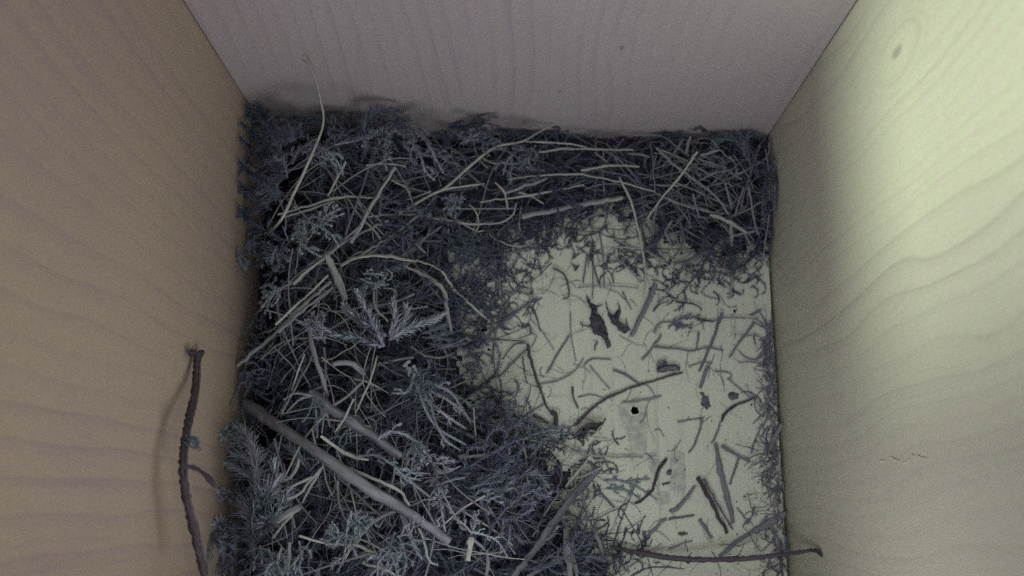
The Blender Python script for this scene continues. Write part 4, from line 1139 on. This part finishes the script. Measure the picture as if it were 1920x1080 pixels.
flake('leaf_scrap', 'leaf', 'grey diamond-shaped scrap under the left arm of the forked grass', 'D', '790,175 825,160 840,180 825,202', 'crumb', 0.0003, seed=13)
flake('bark_flake', 'bark flake', 'small black scrap between the stained hole and the curled leaf', 'D', '725,1075 795,1055 818,1060 800,1075 760,1085', 'bark', 0.0006, seed=14)
flake('bark_flake', 'bark flake', 'dark scrap above the grey stem left of the right board', 'D', '1355,890 1380,892 1378,902 1358,900', 'bark', 0.0003, seed=15)

for o, seqs in ((big1, ('775,405 800,398 812,390', '745,520 715,512 690,508 685,488', '740,372 722,352 716,340', '832,545 830,580 822,600')),
                (big2, ('840,430 832,400 828,370', '905,425 902,400 890,380', '960,535 945,500 942,470', '870,470 848,462 836,452'))):
    for sq in seqs:
        q = [at_z(860 + x / 3, 440 + y / 3, 0.0006) for x, y in parse(sq)]
        mb = MB(); tube(mb, spline(q, 7), np.linspace(0.00026, 0.0001, 7), 0.3, 5, rough=0.3)
        mb.build('bristle', M['bark'], parent=o, base=np.array(o.location))

# grooved seed pod with a fluffy end
root = tag(empty('seed_pod', at_z(860 + 1180 / 3, 440 + 755 / 3, 0.0)), 'dark grooved seed pod with a fluffy end above the stained hole', 'seed pod')
q = [at_z(860 + x / 3, 440 + y / 3, 0.0009) for x, y in ((1115, 765), (1170, 752), (1215, 748), (1245, 758))]
cc = spline(q, 14)
mb = MB(); tube(mb, cc, 0.00085 * np.sin(np.pi * np.linspace(0.12, 0.9, 14)) ** 0.5, 0.2, 9, rough=0.16); mb.build('husk', M['bark'], parent=root, base=root.location)
for k, dy in enumerate((-6, 4)):
    q = [at_z(860 + x / 3, 440 + (y + dy) / 3, 0.0017) for x, y in ((1135, 762), (1180, 750), (1230, 752))]
    mb = MB(); tube(mb, spline(q, 8), 0.00016, 0.6, 5); mb.build('ridge', M['stem'], parent=root, base=root.location)
for seq in ('1175,745 1150,730 1120,715', '1160,740 1140,745 1112,735', '1170,735 1160,715 1135,705'):
    q = [at_z(860 + x / 3, 440 + y / 3, z) for (x, y), z in zip(parse(seq), (0.001, 0.0015, 0.0008))]
    mb = MB(); rope(mb, spline(q, 6), 0.0015, 0.00022, 0.30, spread=0.7); mb.build('fluff', M['moss'], parent=root, base=root.location)

# curled dead leaf at the nest rim
def curled_leaf():
    px = tile('F', parse('610,215 660,185 705,165 738,150'))
    c = spline([on_nest(x, y, 0.0025) for x, y in px], 12)
    t, n, b = frames(c)
    m = 9
    wv = 0.0021 * np.sin(np.pi * np.linspace(0.10, 0.97, 12)) ** 0.7
    vs = []
    for i in range(12):
        for k in range(m):
            a = (k / (m - 1) - 0.5) * 4.0
            vs.append(c[i] + b[i] * math.sin(a) * wv[i] * 0.55 + n[i] * (1 - math.cos(a)) * wv[i] * 0.42 + rng.normal(0, 0.00028, 3))
    vs = np.array(vs)
    f = [(i * m + k, i * m + k + 1, (i + 1) * m + k + 1, (i + 1) * m + k) for i in range(11) for k in range(m - 1)]
    root = tag(empty('dead_leaf', c[0]), 'dark curled dead leaf with a pale edge at the nest rim', 'leaf')
    mb = MB(); mb.add(vs, f, 0.4)
    o = mb.build('leaf_sheet', M['bark'], parent=root, base=c[0])
    md = o.modifiers.new('thickness', 'SOLIDIFY'); md.thickness = 0.00018
    mb = MB(); e = np.array([vs[i * m + m - 1] for i in range(3, 12)]); tube(mb, spline(e, 14), 0.00016, 0.95, 5, rough=0.2)
    mb.build('leaf_edge', M['straw'], parent=root, base=c[0])
    mb = MB(); tube(mb, spline([c[-1], c[-1] + (0.0006, 0.0008, 0.0004), c[-1] + (0.0008, 0.0016, 0.0003)], 6), 0.00022, 0.1, 5, rough=0.3)
    mb.build('leaf_stalk', M['twig'], parent=root, base=c[0])
curled_leaf()

# ------------------------------------------------------------------ moss sprigs one can tell apart
def sprig(label, t, shoots, lift, tint, leaf=0.0019, width=0.00030, side=0, side_len=0.005, spread=0.5, curl=1.0, spacing=0.00022, per=2, bend=1, core=0.00028):
    """shoots: polylines in picture tile coordinates; lift in mm (one or list start..end)"""
    ls = lift if isinstance(lift, (tuple, list)) else (lift, lift)
    if max(ls) > 2: ls = [q * 1.15 + 2.0 for q in ls]      # sprigs lie on top of the loose moss
    root = None
    tint = min(0.92, tint * 1.55)
    for seq in shoots:
        px = tile(t, parse(seq))
        lf = np.interp(np.linspace(0, 1, len(px)), np.linspace(0, 1, len(ls)), ls) * 1e-3
        zs = np.array([on_nest(x, y, l)[2] for (x, y), l in zip(px, lf)])
        if len(zs) > 2: zs[1:-1] = 0.5 * zs[1:-1] + 0.25 * (zs[:-2] + zs[2:])
        pts = []
        for (x, y), z in zip(px, zs):
            p = at_z(x, y, z)
            if p[0] < -X1 + 0.001: p = at_x(x, y, -X1 + 0.001)
            if p[1] > YB - 0.001: p = at_y(x, y, YB - 0.001)
            pts.append(p)
        c = spline(pts, 14)
        if root is None: root = tag(empty('moss_sprig', c[0]), label, 'moss')
        mb = MB(); rope(mb, c, leaf, width, tint, spacing, spread, curl, per, core=core); sh = mb.build('shoot', M['moss'], parent=root, base=root.location)
        tt, nn, bb = frames(c)
        for k in range(side):
            i = 1 + int((k + 0.5) * 11 / side); sg = 1 if k % 2 else -1
            L = side_len * rng.uniform(0.6, 1.15) * (1 - 0.4 * k / max(side, 1))
            d = tt[i] * 0.6 + bb[i] * sg * 0.8
            d2 = tt[i] * (1.0 if bend else 0.4) + bb[i] * sg * 0.15 - np.array((0, 0, 0.25))
            q = spline([c[i], c[i] + d * L * 0.5, c[i] + d * L * 0.6 + d2 * L * 0.45], 8)
            mb = MB(); rope(mb, q, leaf * 0.9, width, min(1, tint + rng.normal(0, 0.08)), spacing, spread, curl, per, core=core * 0.6)
            mb.build('side_branch', M['moss'], parent=sh, base=root.location)
    return root

sprig('drooping tuft of feathery moss in front of the back board, left half', 'A',
      ['1070,170 960,180 860,200 790,220', '1060,190 950,240 830,285 720,305', '1075,170 1200,215 1290,300 1340,400 1388,485', '1070,190 1170,270 1240,370 1270,470 1325,525',
       '1060,190 1030,300 1015,400 1030,470', '1080,180 1160,190 1250,250 1310,300', '1050,160 1000,140 950,120', '1075,165 1100,150 1105,100'],
      (7, 9, 5), 0.46, leaf=0.0016, side=3, side_len=0.005)
sprig('fluffy curl of moss left of the drooping tuft', 'A', ['430,430 470,350 540,310 640,340 710,410 752,490', '520,330 600,380 700,400'], (3, 5, 3), 0.45, side=6, side_len=0.004)
sprig('arched moss shoot below the fan of pale straws at left', 'A', ['470,780 530,800 610,830 680,880 722,945', '480,790 470,880 520,960 600,1010', '600,830 650,760 730,715'], (3, 5, 3), 0.55, side=5, side_len=0.0035)
sprig('ragged moss clump against the left board at mid height', 'A', ['130,960 220,930 320,970 410,1040', '230,900 250,1000 240,1080', '330,960 300,1050 330,1100', '90,960 100,1040 140,1100'], 3, 0.34, side=3, side_len=0.004)
sprig('upright fuzzy moss stalk in the far left corner', 'A', ['400,520 375,400 330,290 255,210', '330,290 350,240 365,190'], (2, 5), 0.34, side=3, side_len=0.003)
sprig('pale knot of moss under the crossing diagonal stems', 'A', ['1390,640 1440,660 1510,670', '1430,620 1450,690 1440,740', '1480,640 1400,680'], 4, 0.42, side=3, side_len=0.003)
sprig('bluish star of plume moss in the middle of the nest', 'C',
      ['1060,590 1180,520 1290,480 1395,430', '1050,600 1080,480 1070,350', '1100,560 1150,450 1150,380', '1010,640 960,520 915,430 840,290', '990,640 850,590 690,560 600,500',
       '1020,570 820,440 760,380'],
      (7, 10, 9), 0.44, leaf=0.0032, width=0.00050, spread=0.5, curl=0.4, spacing=0.00016, core=0.00055)
sprig('small moss shoot left of the moss star, pointing up', 'C', ['640,620 610,540 560,480 530,470', '600,560 590,480 600,440'], 5, 0.45, leaf=0.0018, side=3)
sprig('hanging curtain of curled moss fronds below the moss star', 'E',
      ['1165,110 1200,170 1250,230 1340,280 1440,370', '1190,150 1225,260 1300,330 1405,400', '1180,180 1215,300 1280,400 1405,475', '1170,150 1140,230 1070,240', '1220,190 1330,230 1390,310 1432,380',
       '1150,90 1130,110 1165,150', '1240,230 1260,350 1310,450 1380,500'],
      (7, 7, 4), 0.58, leaf=0.0015, width=0.0004, spread=0.5, curl=1.0, side=2, side_len=0.003, core=0.00045)
sprig('large brushy plume of moss beside the leaning twig', 'E',
      ['430,980 430,820 445,680 440,560 410,450 350,395 290,430', '440,700 520,650 525,560', '430,640 380,600 315,570', '430,820 370,740 280,700', '440,880 530,800 590,690', '420,500 370,470 320,480', '430,560 390,540 340,520', '420,900 330,870 260,840', '450,760 500,700 540,630'],
      (4, 8, 6), 0.45, leaf=0.0048, width=0.00042, spread=0.5, curl=0.6, spacing=0.00016, core=0.0005)
sprig('radial tuft of moss behind the big brown stalk', 'E', ['700,250 640,270 590,320', '710,250 690,320 660,370', '710,260 720,350 725,440', '710,250 760,310 780,390', '700,250 620,240 570,270', '710,250 750,340 745,420'], 4, 0.50, leaf=0.0011, spread=0.5)
sprig('arching moss frond hanging right of the big brown stalk', 'E', ['1000,450 1060,415 1130,430 1200,480 1255,560 1275,640 1265,720', '1160,450 1170,520 1160,570', '1200,480 1210,540 1190,590', '1255,560 1300,560 1320,540', '1270,640 1290,740 1310,860'], (4, 6, 4), 0.55, side=4, side_len=0.0035)
sprig('fuzzy moss shoot lying level across the second thick stalk', 'E', ['900,530 1000,525 1080,575 1150,600 1240,610', '1080,580 1130,620 1200,640'], 5, 0.48, leaf=0.0010, side=5, side_len=0.003)
sprig('tuft of pale moss at the bottom edge below the big brown stalk', 'E', ['880,780 860,870 850,980 820,1060', '860,860 900,830 950,800', '855,930 800,900 770,880', '890,790 920,850 910,930'], (4, 6), 0.50, side=4)
sprig('branched moss tuft at the bottom edge, right of the curved grey stem', 'E', ['1080,880 1060,960 1090,1060', '1100,900 1130,1000 1120,1080', '1060,960 1010,1010 1000,1080', '1090,900 1150,880 1170,830'], (4, 6), 0.48, side=4)
sprig('dark fuzzy moss along the left board near the picture bottom', 'E', ['260,900 290,980 270,1070', '330,860 350,960 330,1060', '400,960 420,1020 410,1080', '280,850 240,930 235,1010'], 4, 0.30, leaf=0.0022, side=4)
sprig('pale moss fuzz at the bottom edge left of the upright blade', 'E', ['500,960 520,1020 500,1080', '560,950 540,1010 560,1075', '640,920 650,1000 620,1070', '460,940 470,1010'], 5, 0.48, leaf=0.0018, side=3)
sprig('fuzzy moss shoot by the whitish straw stub', 'F', ['60,705 130,720 200,755 252,835', '60,705 20,660 -20,640', '70,700 90,640 80,600'], 5, 0.62, leaf=0.0009, side=4, side_len=0.002)
sprig('dark green moss pad on the lower right nest slope', 'F', ['60,480 150,455 260,430 330,420', '120,480 220,490 330,470', '50,520 130,540 220,520', '200,440 260,400'], 3, 0.36, leaf=0.0018, side=4)
sprig('flattened bluish moss scrap on the lower floor', 'F', ['745,440 820,440 900,465 960,500 1020,540', '800,470 880,500 940,545', '850,450 920,440 980,435', '760,480 840,490'], 0.4, 0.55, leaf=0.0013, side=3, side_len=0.002)
sprig('bluish moss fluff on the floor right of the thick purplish stem', 'D', ['1180,520 1240,480 1310,445', '1200,500 1260,520 1320,500', '1240,470 1300,470 1360,450', '1220,540 1250,500'], 0.5, 0.34, leaf=0.0012, side=2, side_len=0.002)
sprig('grey moss shoot spilling from the nest onto the left floor', 'D', ['-20,900 60,950 150,980 260,990 340,1000', '40,940 110,1010 200,1060', '150,980 240,960 300,930', '60,1000 140,1060 240,1090'], (3, 1), 0.55, side=4, side_len=0.003)
sprig('moss shoot under the long thin straw, lower middle', 'F', ['300,110 380,150 480,190 600,200', '330,160 420,200 520,240', '180,90 260,130 330,180'], (2, 2), 0.50, side=4, side_len=0.003)
sprig('dark moss wisp at the left rim of the bare floor', 'D', ['30,690 90,680 150,730', '10,720 60,760 110,780', '60,660 100,700 90,760'], 1, 0.30, leaf=0.0016, side=2)
sprig('moss shoot between the thick straws and the back board', 'A', ['1240,360 1330,380 1440,380', '1500,300 1560,260 1640,230', '1600,260 1660,300 1720,290'], 4, 0.34, side=4)
sprig('dark moss along the back board right of the drooping tuft', 'A', ['1420,200 1520,190 1620,200', '1560,180 1640,170 1740,190', '1480,230 1560,250 1650,240'], (3, 5), 0.24, leaf=0.0016, side=4)
sprig('moss shoot hanging below the pale hairpin strand', 'A', ['1500,900 1600,950 1720,960', '1560,960 1640,1000 1740,1010', '1480,980 1560,1020'], 2, 0.40, side=4, side_len=0.003)
sprig('feathery moss left of the back straws', 'B', ['330,230 280,300 220,340', '300,250 260,260 200,250', '380,380 300,370 240,330', '200,280 160,330 140,400'], 4, 0.40, side=3)
sprig('moss shoot left of the upper straw of the diagonal pair', 'C', ['430,240 360,270 300,320 260,430', '340,290 290,250 230,270', '300,320 240,330'], 3, 0.40, leaf=0.001, side=3)
sprig('moss cushion under the arched blade', 'C', ['860,210 930,240 1010,240', '880,180 960,180 1020,190', '940,280 1000,240 1030,180', '900,230 870,280 880,330'], 5, 0.46, leaf=0.0012, side=3, side_len=0.002)
sprig('dark moss fan spreading right of the moss star', 'C', ['1270,590 1380,560 1500,560', '1290,620 1400,640 1530,620', '1300,540 1400,510 1500,520', '1250,560 1340,530'], 2, 0.30, leaf=0.0026, side=4, spread=0.4)

# ------------------------------------------------------------------ straws that nothing tells apart, one object each
MARKS = {'nest': [((735, 260), 'the drooping moss tuft'), ((560, 380), 'the fan of pale straws'), ((700, 380), 'the thick blunt-ended straw'), ((740, 490), 'the arched blade'),
                  ((740, 640), 'the bluish moss star'), ((590, 680), 'the tapering brownish blade'), ((830, 760), 'the hanging moss curtain'), ((640, 880), 'the big brown stalk'),
                  ((470, 860), 'the brushy moss plume'), ((680, 780), 'the second thick stalk'), ((640, 1020), 'the bottom edge'), ((880, 1030), 'the whitish straw stub'),
                  ((930, 892), 'the level purplish stalk'), ((880, 600), 'the left floor rim'), ((860, 330), 'the crossing diagonal stems'), ((500, 600), 'the left board'), ((850, 430), 'the pale hairpin strand')],
         'tangle': [((1370, 420), 'the hub of the right tangle'), ((1270, 340), 'the straight diagonal straw'), ((1240, 300), 'the sweeping stalk'), ((1425, 370), 'the right board'), ((1400, 285), 'the far right corner'),
                    ((1100, 385), 'the thickest pale stalk'), ((1200, 465), 'the forked grass'), ((1120, 325), 'the bright arched straw'), ((1320, 480), 'the stubby hooked leaf'), ((1150, 285), 'the back board straws')],
         'floor': [((1130, 600), 'the bark flakes'), ((1205, 575), 'the thick purplish stem'), ((1270, 565), 'the bowed rootlets'), ((1330, 640), 'the long dark slanting stem'), ((1420, 560), 'the right board'),
                   ((1150, 730), 'the long jointed twig'), ((1190, 790), 'the stained drain hole'), ((1390, 760), 'the black bow-shaped rootlet'), ((1390, 870), 'the T-shaped twig'), ((1330, 930), 'the dark split stick'),
                   ((1230, 900), 'the crooked black twig'), ((1010, 720), 'the knobbed twig'), ((1330, 1040), 'the bottom twig'), ((1130, 930), 'the lower nest rim'), ((1040, 560), 'the hooked dark rootlet')]}
def scatter(count, name, mat, label, cat, group, where, lmin, lmax, rs, tints, lift, bend, flat=1.0, marks='nest'):
    n = 0
    while n < count:
        px, py = where()
        p = on_nest(px, py, rng.uniform(*lift) * 1e-3)
        L = rng.uniform(lmin, lmax)
        a = rng.uniform(0, 6.283)
        c = wander(p - np.array((math.cos(a), math.sin(a), 0)) * L / 2, L, a, 5, bend if rng.random() < 0.75 else bend * 3)
        if np.abs(c[:, 0]).max() > X1 - 0.0022 or c[:, 1].max() > YB - 0.0022: continue
        c = spline(c, 9)
        if hm(p[:2])[0] > 0.002:
            c[:, 2] += np.linspace(-1, 1, 9) * rng.uniform(-0.0015, 0.0015)
        else:
            if sd_bare(c[[0, -1], :2]).max() > 0.001: continue
            c[:, 2] = rng.uniform(0.00025, 0.0006)
        r = rng.uniform(*rs)
        tn = rng.uniform(*tints)
        mb = MB(); tube(mb, c, r * np.linspace(1.0, rng.uniform(0.5, 0.95), 9), tn, 6, flat)
        f = (tn - tints[0]) / (tints[1] - tints[0]); q = (L - lmin) / (lmax - lmin)
        tone = 'dark' if f < 0.33 else ('grey' if f < 0.67 else 'pale'); size = 'short' if q < 0.33 else ('mid-length' if q < 0.67 else 'longish')
        mark = min(MARKS[marks], key=lambda m: (m[0][0] - px) ** 2 + (m[0][1] - py) ** 2)
        side = ('above' if py < mark[0][1] - 12 else 'below') if abs(py - mark[0][1]) > abs(px - mark[0][0]) else ('left of' if px < mark[0][0] else 'right of')
        tag(mb.build(name, M[mat], base=c[4]), label.format(f'{size} {tone}', f'{side} {mark[1]}'), cat, group); n += 1
scatter(75, 'straw', 'straw', '{} straw sunk in the tangle, {}', 'straw', 'straws of the far right tangle',
        lambda: (rng.uniform(1090, 1435), rng.uniform(275, 500)), 0.007, 0.020, (0.00014, 0.00034), (0.0, 0.50), (-2.5, 0.8), 0.25, marks='tangle')
scatter(110, 'straw', 'straw', '{} thin straw half sunk in moss, {}', 'straw', 'straws sunk in the moss',
        lambda: (rng.uniform(470, 960), rng.uniform(290, 1070)), 0.008, 0.026, (0.00014, 0.00036), (0.05, 0.75), (-2.0, 1.5), 0.3)
scatter(40, 'stalk_fragment', 'stem', '{} stalk scrap on the bare floor, {}', 'stalk', 'fragments strewn on the floor',
        lambda: (rng.uniform(930, 1440), rng.uniform(500, 1060)), 0.0025, 0.007, (0.00008, 0.00017), (0.25, 0.95), (0.3, 0.4), 0.7, marks='floor')

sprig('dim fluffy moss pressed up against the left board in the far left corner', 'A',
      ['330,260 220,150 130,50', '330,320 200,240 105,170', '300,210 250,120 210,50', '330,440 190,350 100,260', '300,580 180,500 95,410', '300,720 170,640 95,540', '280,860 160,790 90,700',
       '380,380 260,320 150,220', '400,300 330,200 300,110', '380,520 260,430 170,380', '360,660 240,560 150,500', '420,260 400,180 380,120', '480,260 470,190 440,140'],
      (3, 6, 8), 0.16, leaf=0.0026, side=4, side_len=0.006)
